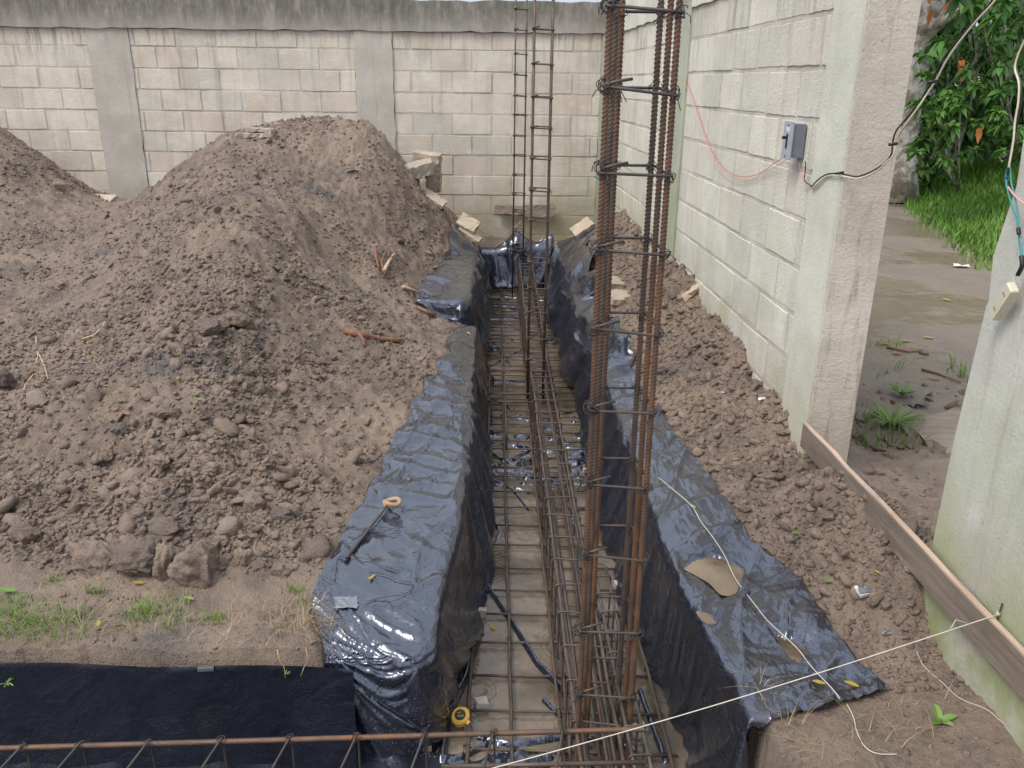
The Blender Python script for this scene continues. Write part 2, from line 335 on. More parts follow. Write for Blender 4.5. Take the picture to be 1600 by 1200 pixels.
for px, py in [(1045,405),(1085,440),(1120,490),(1160,540),(1225,625),(978,325),(1000,358)]:     # soil line on the right wall
    r = ray(px, py); D = (.98+.044*8.8)/(r.x/r.y+.044); p = P(px, py, D); pts.append((p.x, p.y, p.z)); pts.append((p.x+.25, p.y, p.z*.7))
for px, py in [(1256,719),(1302,743),(1350,780),(1407,842),(1421,862)]:
    r = ray(px, py); D = (.98+.044*8.8-.04)/(r.x/r.y+.044); p = P(px, py, D); pts.append((p.x, p.y, p.z-.01)); pts.append((p.x+.2, p.y, p.z*.6))
for px, py in [(1440,990),(1500,1062),(1560,1105)]:
    r = ray(px, py); D = (.98+.044*8.8-.01)/(r.x/r.y+.044); p = P(px, py, D); pts.append((p.x, p.y, p.z))
for x in (-.2, .1, .45, .65): pts.append((x, 8.6, .03)); pts.append((x, 9.2, .1))
for x, y, z in ((.62, 8.3, .06), (.6, 7.6, .06), (.58, 7., .06), (.75, 8.4, .2)): pts.append((x, y, z))
for x, y, z in [(-1.6,9.2,1.),(-2.4,9.2,.9),(-3.4,9.2,.6),(-4.5,9.2,.5),(-5.4,9,1.2),(-6.5,8,1.5),(-6,6,.7),(-5,4,.3),(-4,2.5,.05),(-3,1,0),(-1,.5,0),(0,0,0),(1.5,.5,0),(2.5,2,0),(2.5,4,0),(2.5,6,0),(3,8,0),(1.75,3.15,.05),(1.6,2.4,.03),(1.7,1.8,.0),(-1,8.7,.7),(-.7,8.6,.3)]: pts.append((x, y, z))
pts = np.array(pts)
def _U(r2): return np.where(r2 > 1e-12, .5*r2*np.log(np.maximum(r2, 1e-12)), 0)
_n = len(pts); _A = np.zeros((_n+3, _n+3)); _d = ((pts[:, None, :2]-pts[None, :, :2])**2).sum(-1)
_A[:_n, :_n] = _U(_d)+np.eye(_n)*.012; _A[:_n, _n] = 1; _A[:_n, _n+1:] = pts[:, :2]; _A[_n, :_n] = 1; _A[_n+1:, :_n] = pts[:, :2].T
_w = np.linalg.solve(_A, np.r_[pts[:, 2], 0, 0, 0])
def tps(x, y):
    x = np.asarray(x, float); y = np.asarray(y, float); z = _w[_n]+_w[_n+1]*x+_w[_n+2]*y
    for i in range(_n): z = z+_w[i]*_U((x-pts[i, 0])**2+(y-pts[i, 1])**2)
    return z
def sstep(v, a, b):
    t = np.clip((v-a)/(b-a), 0, 1); return t*t*(3-2*t)
def height(x, y):
    x = np.asarray(x, float); y = np.asarray(y, float)
    ins = sstep(x, WX(y)+.5, WX(y)+.05)*sstep(y, 9.6, 9.0)*sstep(x, -8, -6.5)
    h = np.clip(tps(np.clip(x, -7, 3), np.clip(y, 0, 9.3)), -.05, 1.9)*ins
    emb = sstep(x-(4.9+(y-8.6)*.26), 0., 3.5)*sstep(y, 5, 8)                     # grassy bank across the road
    return h+emb*1.0*(1-ins)
def gz(x, y): return float(height(np.array([x]), np.array([y]))[0])

# ------------------------------------------------------------------ plastic sheets, draped by a short cloth simulation
ZB = -.43
def resample(poly, n, key=None):
    poly = np.array([tuple(p) for p in poly], float)
    d = np.r_[0, np.cumsum(np.linalg.norm(np.diff(poly, axis=0), axis=1))]
    t = np.linspace(0, d[-1], n); return np.stack([np.interp(t, d, poly[:, k]) for k in range(poly.shape[1])], 1)
def loft(O, E, nu, nv, ftop, zb=ZB, flare=.05, edge_r=.05, smooth_=14):
    """O outer outline, E bank edge (same number of stations); rows run along the bank, columns from outline over the edge and down."""
    O = np.array([tuple(p) for p in O], float); E = np.array([tuple(p) for p in E], float)
    k = np.linspace(0, len(O)-1, nu); i0 = np.minimum(k.astype(int), len(O)-2); f = (k-i0)[:, None]
    O = O[i0]*(1-f)+O[i0+1]*f; E = E[i0]*(1-f)+E[i0+1]*f
    for _ in range(3): E[1:-1] = (E[:-2]+E[1:-1]*2+E[2:])/4
    for _ in range(max(3, nu//60)): O[1:-1] = (O[:-2]+O[1:-1]*2+O[2:])/4
    tan = np.gradient(E, axis=0); tan[:, 2] = 0; out = E-O; out[:, 2] = 0; 
    nrm = np.stack([-tan[:, 1], tan[:, 0], tan[:, 2]*0], 1); nrm /= np.linalg.norm(nrm, axis=1)[:, None]+1e-9
    nrm *= np.sign((nrm*out).sum(1))[:, None]
    nt_ = int(nv*ftop); Pg = np.zeros((nu, nv, 3))
    t = np.linspace(0, 1, nt_)[None, :, None]
    top = O[:, None]*(1-t)+E[:, None]*t
    xy_h = height(top[..., 0], top[..., 1])+.014
    top[..., 2] = np.maximum(xy_h*(1-t[..., 0]**6)+E[:, 2][:, None]*t[..., 0]**6, np.minimum(top[..., 2], xy_h+.2)) if True else 0
    top[..., 2] += .020*fbm(top[..., 0]*3.6, top[..., 1]*3.6, 3, 78)*np.sin(np.pi*np.linspace(.06, .97, nt_))[None]
    q1, q2 = top[..., 0]*.8+top[..., 1]*.6, -top[..., 0]*.6+top[..., 1]*.8; q3, q4 = top[..., 0]*.5-top[..., 1]*.87, top[..., 0]*.87+top[..., 1]*.5
    fold = np.maximum((1-np.abs(fbm(q1*1.3, q2*6, 2, 73)))**9, .8*(1-np.abs(fbm(q3*1.5, q4*7, 2, 74)))**10)
    top[..., 2] += .009*fold*np.sin(np.pi*np.linspace(.05, .98, nt_))[None]
    top[:, -1, 2] = E[:, 2]+.012*fbm(E[:, 0]*4, E[:, 1]*4, 2, 79)
    Pg[:, :nt_] = top
    m = nv-nt_; s_ = np.linspace(0, 1, m+1)[1:][None]
    H = (E[:, 2]-zb)[:, None]; dn = s_*H
    off = edge_r*(1-np.exp(-dn/edge_r))*.3+(flare(E[:, 1])[:, None] if callable(flare) else flare)*s_**2+.007*fbm(E[:, 1][:, None]*4+E[:, 0][:, None]*3, s_*2+E[:, 1][:, None]*0, 3, 77)*np.sin(np.pi*np.minimum(s_*1.1, 1))
    Pg[:, nt_:, :2] = E[:, None, :2]+nrm[:, None, :2]*off[..., None]; Pg[:, nt_:, 2] = top[:, -1, 2][:, None]-dn*1.0
    lo, hi = max(1, nt_-int(nv*.16)), min(nv-1, nt_+int(nv*.16))
    for _ in range(smooth_): Pg[:, lo:hi] = (Pg[:, lo-1:hi-1]+2*Pg[:, lo:hi]+Pg[:, lo+1:hi+1])/4
    return Pg
def drape(specs, frames=30):
    """specs: name -> (grid points, growth, pinned rows). Returns the settled grids."""
    tmp = []
    for nm, (Pg, grow, pins) in specs.items():
        nu, nv = Pg.shape[:2]
        def mk(Q, tag):
            me = bpy.data.meshes.new('tmp'+tag); a, b = Q.shape[:2]
            me.from_pydata(Q.reshape(-1, 3).tolist(), [], gridfaces(a, b).tolist()); me.update()
            o = bpy.data.objects.new('tmp_'+tag, me); C.objects.link(o); return o
        Q = Pg.copy(); du = np.gradient(Q, axis=0); dv = np.gradient(Q, axis=1); nn = np.cross(du, dv); nn /= np.linalg.norm(nn, axis=2)[..., None]+1e-9
        nn *= np.where(nn[..., 2:].mean() < 0, -1, 1)
        col = bpy.data.collections.new('tmpc_'+nm); C.children.link(col)
        B_ = Q[::2, ::2]-nn[::2, ::2]*.006; flip = (np.cross(np.gradient(Q, axis=0), np.gradient(Q, axis=1))*nn).sum() < 0
        base = mk(B_[::-1] if flip else B_, 'base'); C.objects.unlink(base); col.objects.link(base)
        base.modifiers.new('c', 'COLLISION'); base.collision.thickness_outer = .004; base.collision.cloth_friction = 25
        cl = mk(Q+nn*.004, 'cloth'); vg = cl.vertex_groups.new(name='pin'); vg.add([int(i) for i in pins], 1, 'REPLACE')
        m = cl.modifiers.new('cloth', 'CLOTH'); s = m.settings
        s.quality = 5; s.mass = .06; s.tension_stiffness = 15; s.compression_stiffness = 15; s.shear_stiffness = 5; s.bending_stiffness = .12
        s.shrink_min = -grow; s.shrink_max = -grow; s.vertex_group_mass = 'pin'; s.air_damping = 2.5
        m.collision_settings.distance_min = .003; m.collision_settings.collection = col
        tmp.append((nm, cl, base, col, nu, nv))
    for f in range(1, frames): sc.frame_set(f)
    dg = bpy.context.evaluated_depsgraph_get(); res = {}
    for nm, cl, base, col, nu, nv in tmp:
        me = cl.evaluated_get(dg).to_mesh(); c = np.zeros(len(me.vertices)*3); me.vertices.foreach_get('co', c); res[nm] = c.reshape(nu, nv, 3)
    for nm, cl, base, col, nu, nv in tmp:
        for o in (cl, base): me = o.data; bpy.data.objects.remove(o); bpy.data.meshes.remove(me)
        bpy.data.collections.remove(col)
    sc.frame_set(1); return res
def T3(xr, D, z): return (TX(xr, D), D, z)
def g3(px, py, z=.03):
    p = G(px, py, z)
    for _ in range(3): p = G(px, py, max(gz(p.x, p.y), 0)+.015)
    return tuple(p)
XL, XR = -.168, .63
EN = 2.06                                                     # bank edge of the near cross trench
specs = {}
# near left bank
stL = [((700,505),5.55),((692,540),5.05),((672,575),4.6),((650,612),4.15),((622,665),3.7),((597,712),3.35),((572,765),3.05),((545,815),2.8),((520,865),2.6),((500,900),2.42),((488,928),2.26)]
O = [g3(*p) for p, D in stL]; E = [T3(-.172+.052*sstep(D, 2.25, 2.9), D, .012) for p, D in stL]
O += [g3(487,940), g3(492,955), g3(497,972), g3(502,985), g3(505,1000), g3(508,1012)]
E += [T3(-.172, 2.14, .01), (TX(XL, 2.1)-.06, EN+.005, .01), (-.28, EN, .01), (-.37, EN, .01), (-.46, EN, .01), (-.545, EN, .01)]
nu, nv = 230, 120; Pg = loft(O, E, nu, nv, .58, zb=-.47, flare=lambda D: -.005+.032*sstep(D, 2.3, 3.0))
specs['left_near'] = (Pg, .085, [i*nv+nv-1 for i in range(nu)]+[i*nv for i in range(0, nu, 12)])
# far left bank: raised shelf with a front flap
ED = 5.86
O = [P(712,352,8.15), P(706,372,8.0), P(700,398,7.4), P(688,412,6.9), P(668,432,6.4), P(655,450,6.15), P(648,462,6.05), P(648,470,5.98), P(650,474,5.93)]
O = [(p[0], p[1], max(p[2], .1)) for p in O]
E = [T3(XL, 8.38, .07), T3(XL, 8.0, .1), T3(XL, 7.4, .1), T3(XL, 6.9, .11), T3(XL, 6.4, .12), T3(XL, 6.0, .12), (TX(XL, 5.9)-.06, ED, .12), (TX(XL, 5.9)-.25, ED, .12), (TX(XL, 5.9)-.42, ED, .12)]
nu, nv = 120, 76; Pg = loft(O, E, nu, nv, .5, zb=-.44, flare=.03)
specs['left_far'] = (Pg, .10, [i*nv+nv-1 for i in range(nu)]+[i*nv for i in range(0, nu, 7)])
# trench end
O = [(TX(-.22, 8.5), 8.50, .10), (TX(-.15, 8.5), 8.5, .0), (TX(0, 8.5), 8.5, .0), (TX(.12, 8.5), 8.52, .08), (TX(.22, 8.5), 8.54, .20), (TX(.32, 8.5), 8.5, .12), (TX(.42, 8.5), 8.5, .06), (TX(.6, 8.5), 8.5, .16)]
E = [(TX(x, 8.4), 8.42, z) for x, z in ((-.2, .0), (-.13, -.03), (0, -.03), (.12, .0), (.22, .1), (.32, .04), (.42, .02), (.62, .02))]
nu, nv = 70, 50; Pg = loft(O, E, nu, nv, .3, zb=-.44, flare=.0); Pg[:, nv//3:, 1] = 8.42-np.linspace(0, .03, nv-nv//3)
specs['trench_end'] = (Pg, .10, [i*nv+nv-1 for i in range(nu)]+[i*nv for i in range(0, nu, 6)])
# right bank
stR = [((930,352),8.3),((936,368),7.9),((934,400),7.35),((940,430),6.75),((952,462),6.2),((970,492),5.7),((985,525),5.2),((996,565),4.7),((1005,600),4.3),((1030,628),4.0),((1058,678),3.6),((1090,718),3.35),((1118,755),3.1),((1150,800),2.85),((1178,845),2.66),((1205,872),2.5),((1238,892),2.4),((1255,908),2.32),((1278,945),2.2),((1305,985),2.1),((1350,1035),1.97),((1392,1076),1.83)]
O = [g3(*p) for p, D in stR]; O[0] = tuple(P(932,350,8.25)); E = [T3(XR-(.015 if D > 5 else 0)+.055*sstep(D, 2.5, 1.85), D-(.06 if D < 1.9 else 0), .012+.06*sstep(D, 6, 8)) for p, D in stR]
nu, nv = 300, 130; Pg = loft(O, E, nu, nv, .66, zb=-.45, flare=lambda D: .055*sstep(D, 2.2, 3.2))
xx, yy = Pg[..., 0], Pg[..., 1]
PUD = [(G(1118,893), .15, .085), (G(1240,1010), .10, .06), (G(1290,1052), .09, .06), (G(985,590), .05, .2)]
for c, rx, ry in PUD[:3]: Pg[..., 2] -= np.where(np.arange(nv)[None] < nv*.6, .03*np.exp(-((xx-c.x)/rx)**2-((yy-c.y)/ry)**2), 0)
specs['right'] = (Pg, .075, [i*nv+nv-1 for i in range(nu)]+[i*nv for i in range(0, nu, 12)]+[(nu-1)*nv+j for j in range(0, int(nv*.6), 6)])
# side sheet hanging in the near cross trench
nu, nv = 90, 50; uu = np.linspace(-2.6, -.46, nu)[:, None]+np.zeros((1, nv)); vv = np.linspace(0, 1, nv)[None]+np.zeros((nu, 1))
Pg = np.stack([uu, EN-.034-.05*vv**2-.02*vv, -.022-.012*np.sin(uu*5+.5)**2-.46*vv], -1)
specs['side'] = (Pg, .008, [i*nv for i in range(0, nu, 3)]+[i*nv+nv-1 for i in range(0, nu, 5)])
SH = drape(specs, 36)
for k_ in SH:                                                 # relax the finest pleats
    for _ in range(2): SH[k_][1:-1] = (SH[k_][:-2]+2*SH[k_][1:-1]+SH[k_][2:])/4
c_ = SH['left_near']; mk_ = sstep(c_[..., 1], 2.50, 2.16)*sstep(c_[..., 2], -.25, -.02); q1, q2 = c_[..., 0]*.86-c_[..., 1]*.5, c_[..., 0]*.5+c_[..., 1]*.86   # the near corner sags and creases
c_[..., 2] -= .045*sstep(c_[..., 1], 2.38, 2.06)*sstep(c_[..., 2], -.3, -.02)
c_[..., 2] += mk_*(.016*np.maximum((1-np.abs(fbm(q1*2.2, q2*11, 2, 101)))**7, .7*(1-np.abs(fbm(q1*3+q2*4, q2*15, 2, 102)))**8)-.008)
for k_, a_ in (('left_near', .9), ('right', 1.)):             # a few long tension folds
    c_ = SH[k_]; q1, q2 = c_[..., 0]*.35+c_[..., 1]*.94, c_[..., 0]*.94-c_[..., 1]*.35
    c_[..., 2] += a_*.011*sstep(c_[..., 2], -.2, .0)*(1-np.abs(fbm(q1*1.6+3, q2*8, 2, 103)))**9
R3n = np.array(R3)
def proj(V):
    q = (np.asarray(V, float)-np.array((0, 0, CZ)))@R3n; return 800-F*q[..., 0]/q[..., 2], 600+F*q[..., 1]/q[..., 2]
PUDDLES = [([(1066,886),(1085,870),(1106,861),(1130,872),(1160,893),(1152,925),(1128,930),(1108,912),(1085,898)], 'largest brown puddle in the middle of the right sheet'),
           ([(1206,985),(1232,990),(1258,1015),(1250,1035),(1234,1028),(1220,1008)], 'small brown puddle on the right sheet above the yellow leaves'),
           ([(1088,955),(1104,958),(1120,972),(1108,976),(1095,968)], 'thin brown puddle below the largest one on the right sheet')]
PZ = []
def inpoly(px, py, pl):                                       # signed distance in pixels, positive inside
    ins = np.zeros(px.shape, bool); dm = np.full(px.shape, 1e9)
    for i in range(len(pl)):
        (x0, y0), (x1, y1) = pl[i], pl[(i+1) % len(pl)]
        ins ^= ((y0 > py) != (y1 > py)) & (px < (x1-x0)*(py-y0)/(y1-y0+1e-9)+x0)
        t = np.clip(((px-x0)*(x1-x0)+(py-y0)*(y1-y0))/((x1-x0)**2+(y1-y0)**2), 0, 1); dm = np.minimum(dm, np.hypot(px-x0-t*(x1-x0), py-y0-t*(y1-y0)))
    return np.where(ins, dm, -dm)
a_, b_ = proj(SH['right']); nvr = SH['right'].shape[1]; topm = (np.arange(nvr) < nvr*.6)[None]
for pl, lab in PUDDLES:                                       # standing water weighs the sheet down
    sd_ = inpoly(a_, b_, pl); m_ = (sd_ > 0) & topm; zl = float(np.percentile(SH['right'][..., 2][m_], 45)); PZ.append(zl)
    z_ = SH['right'][..., 2]; tgt = np.minimum(z_, zl-.002-.0006*np.clip(sd_, 0, 12)); rim = sstep(sd_, -14, 0)*(sd_ < 0)
    SH['right'][..., 2] = np.where(m_, tgt, np.where(topm & (sd_ > -14), z_*(1-rim*.6)+np.maximum(zl+.001, np.minimum(z_, zl+.006))*rim*.6, z_))
SHEETS = [('left_near', 'black plastic sheet over the left bank, wrapping the near corner under the hooked tool', M_sheet),
          ('left_far', 'crumpled black plastic sheet on the far left bank beside the dirt mound', M_sheet),
          ('trench_end', 'black plastic sheet standing up in points against the back wall at the trench end', M_sheet),
          ('right', 'long black plastic sheet over the right bank holding brown puddles', M_sheet),
          ('side', 'matte black plastic sheet hanging along the cross trench at lower left', M_sheetd)]
for k, lab, mat in SHEETS:
    c = SH[k]; a, b = c.shape[:2]
    o = npmesh('plastic_sheet', c.reshape(-1, 3), gridfaces(a, b), mat); setp(o, lab, 'plastic sheet', 'black plastic sheets lining the trench')

# ------------------------------------------------------------------ ground grid with trench, mounds and spoil
xs = np.r_[np.linspace(-80, -8, 12)[:-1], np.linspace(-8, -4.9, 30)[:-1], np.linspace(-4.9, -2.6, 120)[:-1], np.linspace(-2.6, 1.45, 330)[:-1], np.linspace(1.45, 4, 100)[:-1], np.linspace(4, 14, 90)[:-1], np.linspace(14, 120, 14)]
ys = np.r_[np.linspace(-20, .6, 10)[:-1], np.linspace(.6, 1.7, 20)[:-1], np.linspace(1.7, 3.6, 190)[:-1], np.linspace(3.6, 8.9, 270)[:-1], np.linspace(8.9, 25, 100)[:-1], np.linspace(25, 300, 16)]
X, Y = np.meshgrid(xs, ys, indexing='ij')
H = height(X, Y)
def bulk(h): return sstep(h, .03, .16)
xr = X+AX*Y
nearm = sstep(Y, 12, 8)*sstep(X, 6, 3)*sstep(X, -9, -6)
lump = .5+.5*fbm(X*1.3+4, Y*1.3, 3, 5)
mask_m = bulk(H)*nearm
rightbank = sstep(xr, .7, .85)*sstep(X, WX(Y)+.1, WX(Y)-.1)
left = sstep(xr, -.15, -.5)*sstep(Y, 2.15, 2.5)
foot = sstep(Y+.10*fbm(X*3, Y*3, 2, 45), 2.36, 2.62)*sstep(xr, -.2, -.42)*nearm
amt = np.maximum(np.maximum(mask_m, .75*foot)*(.5+.75*lump), .55*rightbank*sstep(Y, 1.9, 2.5))
rid = 1-np.abs(fbm(X*7, Y*7, 4, 9))
def worley(x, y, sd):
    """dome height of the nearest random clod centre, each cell with its own size"""
    x, y = x+.9*(vnoise(x*1.3, y*1.3, sd)-.5)+.3*(vnoise(x*4.1, y*4.1, sd+3)-.5), y+.9*(vnoise(x*1.3+9, y*1.3, sd+1)-.5)+.3*(vnoise(x*4.1+5, y*4.1, sd+4)-.5)
    xi = np.floor(x).astype(int); yi = np.floor(y).astype(int); best = np.full(x.shape, -1.)
    hh = lambda a, b, k: _val[(_perm[(a+sd*77+k*13) & 4095]+b*57+k*911) & 4095]
    for dx in (-1, 0, 1):
        for dy in (-1, 0, 1):
            a, b = xi+dx, yi+dy; cx = a+hh(a, b, 1); cy = b+hh(a, b, 2); rr = .25+.75*hh(a, b, 3)**1.5
            d2 = (x-cx)**2+(y-cy)**2; best = np.maximum(best, rr*(1-np.sqrt(d2)/rr/.95))
    return np.maximum(best, -.15)
ntex = sstep(Y, 9.2, 8.9)*sstep(Y, 1.6, 1.9)*sstep(X, -5.5, -4.9)*sstep(X, 1.9, 1.6)
cl_ = ntex*(.055*np.maximum(worley(X*6.5, Y*6.5, 1)-.25, 0)*sstep(fbm(X*2, Y*2, 2, 44), -.25, .35)+.030*worley(X*15, Y*15, 2)+.017*worley(X*33, Y*33, 3))
H2 = H+amt*(.035*fbm(X*3.2, Y*3.2, 4, 1)+.042*fbm(X*10, Y*10, 4, 2, .62)+.022*fbm(X*38, Y*38, 3, 3, .6)+.018*(rid-.75))
H2 += amt*(cl_*.95+ntex*(.026*np.abs(fbm(X*17, Y*17, 4, 46, .62))+.012*fbm(X*60, Y*60, 2, 47)))
H2 += nearm*(.006*fbm(X*6, Y*6, 4, 12)+.004*fbm(X*28, Y*28, 3, 13))
out = sstep(X, WX(Y)+.1, WX(Y)+.3)*sstep(X, 9, 5)
H2 += out*sstep(Y, 5.2, 3.6)*(.03*fbm(X*5, Y*5, 4, 21)+.02*fbm(X*20, Y*20, 3, 22))+out*.012*fbm(X*2, Y*2, 3, 23)
rt = np.zeros_like(X)                                         # lift the soil lip at the near bank edge, ragged
lip = .012*fbm(X*9, Y*3, 3, 31)
tr = (xr > XL-.03) & (xr < XR+.04+.06*sstep(Y, 2.5, 1.85)) & (Y < 8.45)
side = (X < 0) & (Y < EN-.006+.026*fbm(X*2.4, Y*0, 4, 33))
band = sstep(Y, 2.75, 2.5)*sstep(Y, 1.0, 1.5)*(X > -5)*(X < 2)
H2 += band*(.014*fbm(X*4, Y*4, 3, 34)+.010*fbm(X*16, Y*16, 4, 35, .62)+.010*np.abs(fbm(X*34, Y*34, 2, 36)))-(X < 0)*.03*sstep(Y, EN+.05, EN-.01)*sstep(fbm(X*1.7, Y*0, 2, 37), -.2, .5)
H2 = np.where(tr, -.5, H2); H2 = np.where(side & ~tr, -.5, H2)
# sink soil under the sheets
for k in ('left_near', 'left_far', 'right', 'trench_end'):
    c = SH[k].reshape(-1, 3); i = np.clip(np.searchsorted(xs, c[:, 0]), 1, len(xs)-1); j = np.clip(np.searchsorted(ys, c[:, 1]), 1, len(ys)-1)
    keep = (c[:, 2] > -.1)
    for di in (-1, 0):
        for dj in (-1, 0): np.minimum.at(H2, (i[keep]+di, j[keep]+dj), c[keep, 2]-.012)
VG = np.stack([X, Y, H2], -1).reshape(-1, 3); FG = gridfaces(len(xs), len(ys))
tint = .5+.0*X; tint = np.clip(.5+.22*fbm(X*1.6, Y*1.6, 4, 41)*nearm, 0, 1)
ctr = VG[FG].mean(1); hb = height(ctr[:, 0], ctr[:, 1])
isL = (ctr[:, 0] < -.2) & (hb > .035) & (ctr[:, 1] < 8.95) & (ctr[:, 1] > 2.3)
split = -3.55+.12*np.sin(ctr[:, 1]*2)-(ctr[:, 1]-8)*.33*0
isL2 = isL & (ctr[:, 0] < -3.35-.0*ctr[:, 1]) & (ctr[:, 1] > 4.5); isL1 = isL & ~isL2
isR = (ctr[:, 0]+AX*ctr[:, 1] > .68) & (ctr[:, 0] < WX(ctr[:, 1])+.12) & (hb > .025) & (ctr[:, 1] > 2.0) & (ctr[:, 1] < 8.95)
def sub(m, name, mat):
    Fs = FG[m]; u, inv = np.unique(Fs, return_inverse=True)
    return npmesh(name, VG[u], inv.reshape(Fs.shape), mat, tint.ravel()[u])
setp(sub(~(isL1 | isL2 | isR), 'ground', M_ground), 'wet bare brown ground of the yard and muddy road', 'ground', kind='structure')
setp(sub(isL1, 'dirt_mound', M_soil), 'large brown dirt mound of excavated soil filling the left side', 'dirt mound', 'mounds of dug soil')
setp(sub(isL2, 'dirt_mound', M_soil), 'dirt mound rising at the left edge against the back wall', 'dirt mound', 'mounds of dug soil')
setp(sub(isR, 'dirt_mound', M_soil), 'low dark bank of dug soil between the right sheet and the right wall', 'dirt mound', 'mounds of dug soil')

# bilinear lookup on the finished ground
def hs(x, y):
    x = np.atleast_1d(x); y = np.atleast_1d(y)
    i = np.clip(np.searchsorted(xs, x)-1, 0, len(xs)-2); j = np.clip(np.searchsorted(ys, y)-1, 0, len(ys)-2)
    fx = (x-xs[i])/(xs[i+1]-xs[i]); fy = (y-ys[j])/(ys[j+1]-ys[j])
    return (H2[i, j]*(1-fx)+H2[i+1, j]*fx)*(1-fy)+(H2[i, j+1]*(1-fx)+H2[i+1, j+1]*fx)*fy
def onG(px, py, dz=0.):              # where the pixel's ray meets the soil
    r = ray(px, py); r = r/r.y; Ds = np.arange(.9, 22, .01); hit = CZ+r.z*Ds < hs(r.x*Ds, Ds)
    D = Ds[np.argmax(hit)] if hit.any() else 12.
    return Vector((r.x*D, D, float(hs(r.x*D, D)[0])+dz))
R3n = np.array(R3)
def proj(V):
    q = (np.asarray(V, float)-np.array((0, 0, CZ)))@R3n; return 800-F*q[..., 0]/q[..., 2], 600+F*q[..., 1]/q[..., 2]
def onS(key, px, py, dz=.0):         # where the pixel's ray meets a settled sheet
    V = SH[key].reshape(-1, 3); a, b = proj(V); d = np.hypot(a-px, b-py); c = np.where(d < d.min()+4)[0]; i = c[np.argmin(V[c, 1]**2+(V[c, 2]-CZ)**2)]
    return Vector(V[i])+Vector((0, 0, dz))
# clods: crumbs of soil too many to count, plus the large lumps one by one
IV, IF = ico(2); IV4, IF4 = ico(5)
def lumpV(seed, V, jag=.35):
    r = np.random.default_rng(seed); d = np.zeros(len(V))
    for k in range(5):
        a = r.normal(size=3); a /= np.linalg.norm(a); d += r.uniform(-.5, 1)*np.maximum(0, V@a-.35)*jag*2
    for k in range(9):
        a = r.normal(size=3)*r.uniform(2, 7); d += .1*jag*np.sin(V@a+r.uniform(0, 6))
    for k in range(4):
        a = r.normal(size=3); a /= np.linalg.norm(a); V = V-np.maximum(0, V@a-.62)[:, None]*a[None]*.9
    return V*(1+d[:, None])*np.array([1, r.uniform(.65, 1), r.uniform(.5, .85)])
BANK = [lumpV(100+i, IV, .6)*(1+np.random.default_rng(i).normal(0, .07, (len(IV), 1))) for i in range(18)]
BANK1 = [(lambda V: V*(1+np.random.default_rng(900+i).normal(0, .16, (len(V), 1)))*np.array([1, np.random.default_rng(i).uniform(.6, 1), np.random.default_rng(i+3).uniform(.5, .9)]))(ico(1)[0]) for i in range(18)]; IF1 = ico(1)[1]
def place_clods(name, n, sampler, szf, label, BANK=BANK, IF=IF):
    x, y, wgt = sampler(n); keep = rng.random(len(x)) < wgt; x, y = x[keep], y[keep]
    z = hs(x, y); size = szf(x, y); Vs = []; Fs = []; At = []; off = 0
    ta = rng.random(len(x)); ca, sa = np.cos(rng.random(len(x))*6.283), np.sin(rng.random(len(x))*6.283)
    kind = rng.integers(0, len(BANK), len(x))
    for q in range(len(BANK)):
        m = np.where(kind == q)[0]
        if not len(m): continue
        B = BANK[q][None]*size[m][:, None, None]; tl = rng.normal(0, .35, (len(m), 2))
        bx = B[..., 0]*ca[m][:, None]-B[..., 1]*sa[m][:, None]; by = B[..., 0]*sa[m][:, None]+B[..., 1]*ca[m][:, None]; bz = B[..., 2]+bx*tl[:, :1]+by*tl[:, 1:]
        V = np.stack([bx+x[m][:, None], by+y[m][:, None], bz+(z[m]+size[m]*.12)[:, None]], -1)
        Vs.append(V.reshape(-1, 3)); nvv = len(BANK[q]); Fs.append((IF[None]+(np.arange(len(m))*nvv)[:, None, None]).reshape(-1, 3)+off); off += len(m)*nvv
        At.append(np.repeat(.10+.62*ta[m]**1.1, nvv))
    o = npmesh(name, np.concatenate(Vs), np.concatenate(Fs), M_soil, np.concatenate(At), smooth=False); setp(o, label, 'soil clods', kind='stuff'); return len(x)
def notsheet(x, y):
    q = x+AX*y; return ((q < XL-.02) | (q > XR+.02)) & (hs(x, y) > -.1)
SM = np.zeros_like(X)                                        # where sheets lie
for k in ('left_near', 'left_far', 'right'):
    c = SH[k].reshape(-1, 3); i = np.clip(np.searchsorted(xs, c[:, 0]), 1, len(xs)-1); j = np.clip(np.searchsorted(ys, c[:, 1]), 1, len(ys)-1); SM[i, j] = 1; SM[i-1, j] = 1; SM[i, j-1] = 1; SM[i-1, j-1] = 1
def onsheet(x, y):
    i = np.clip(np.searchsorted(xs, x), 1, len(xs)-1); j = np.clip(np.searchsorted(ys, y), 1, len(ys)-1); return SM[i, j] > 0
def samp_left(n):
    y = 2.2+(rng.random(n)**1.6)*6.5; x = rng.uniform(-1, 0, n)*(y*.68+.6); 
    h = height(x, y); w_ = np.maximum(bulk(h), .7*sstep(y, 2.42, 2.65))*(.55+.45*sstep(y, 6, 2.6))*(.2+.8*sstep(fbm(x*1.8, y*1.8, 3, 51), -.2, .25))*notsheet(x, y)*~onsheet(x, y); return x, y, w_
def samp_right(n):
    y = 1.9+(rng.random(n)**1.3)*6.6; x = rng.uniform(.5, 1.5, n)
    return x, y, sstep(x+AX*y, .75, .9)*(x < WX(y)+.06)*notsheet(x, y)*~onsheet(x, y)*(.3+.7*sstep(y, 2.1, 2.5))
def samp_band(n):
    y = rng.uniform(1.6, 2.6, n); x = rng.uniform(-2.4, 1.3, n); return x, y, notsheet(x, y)*~onsheet(x, y)*sstep(fbm(x*3, y*3, 3, 52), -.5, .5)*((y > EN) | (x > .6))
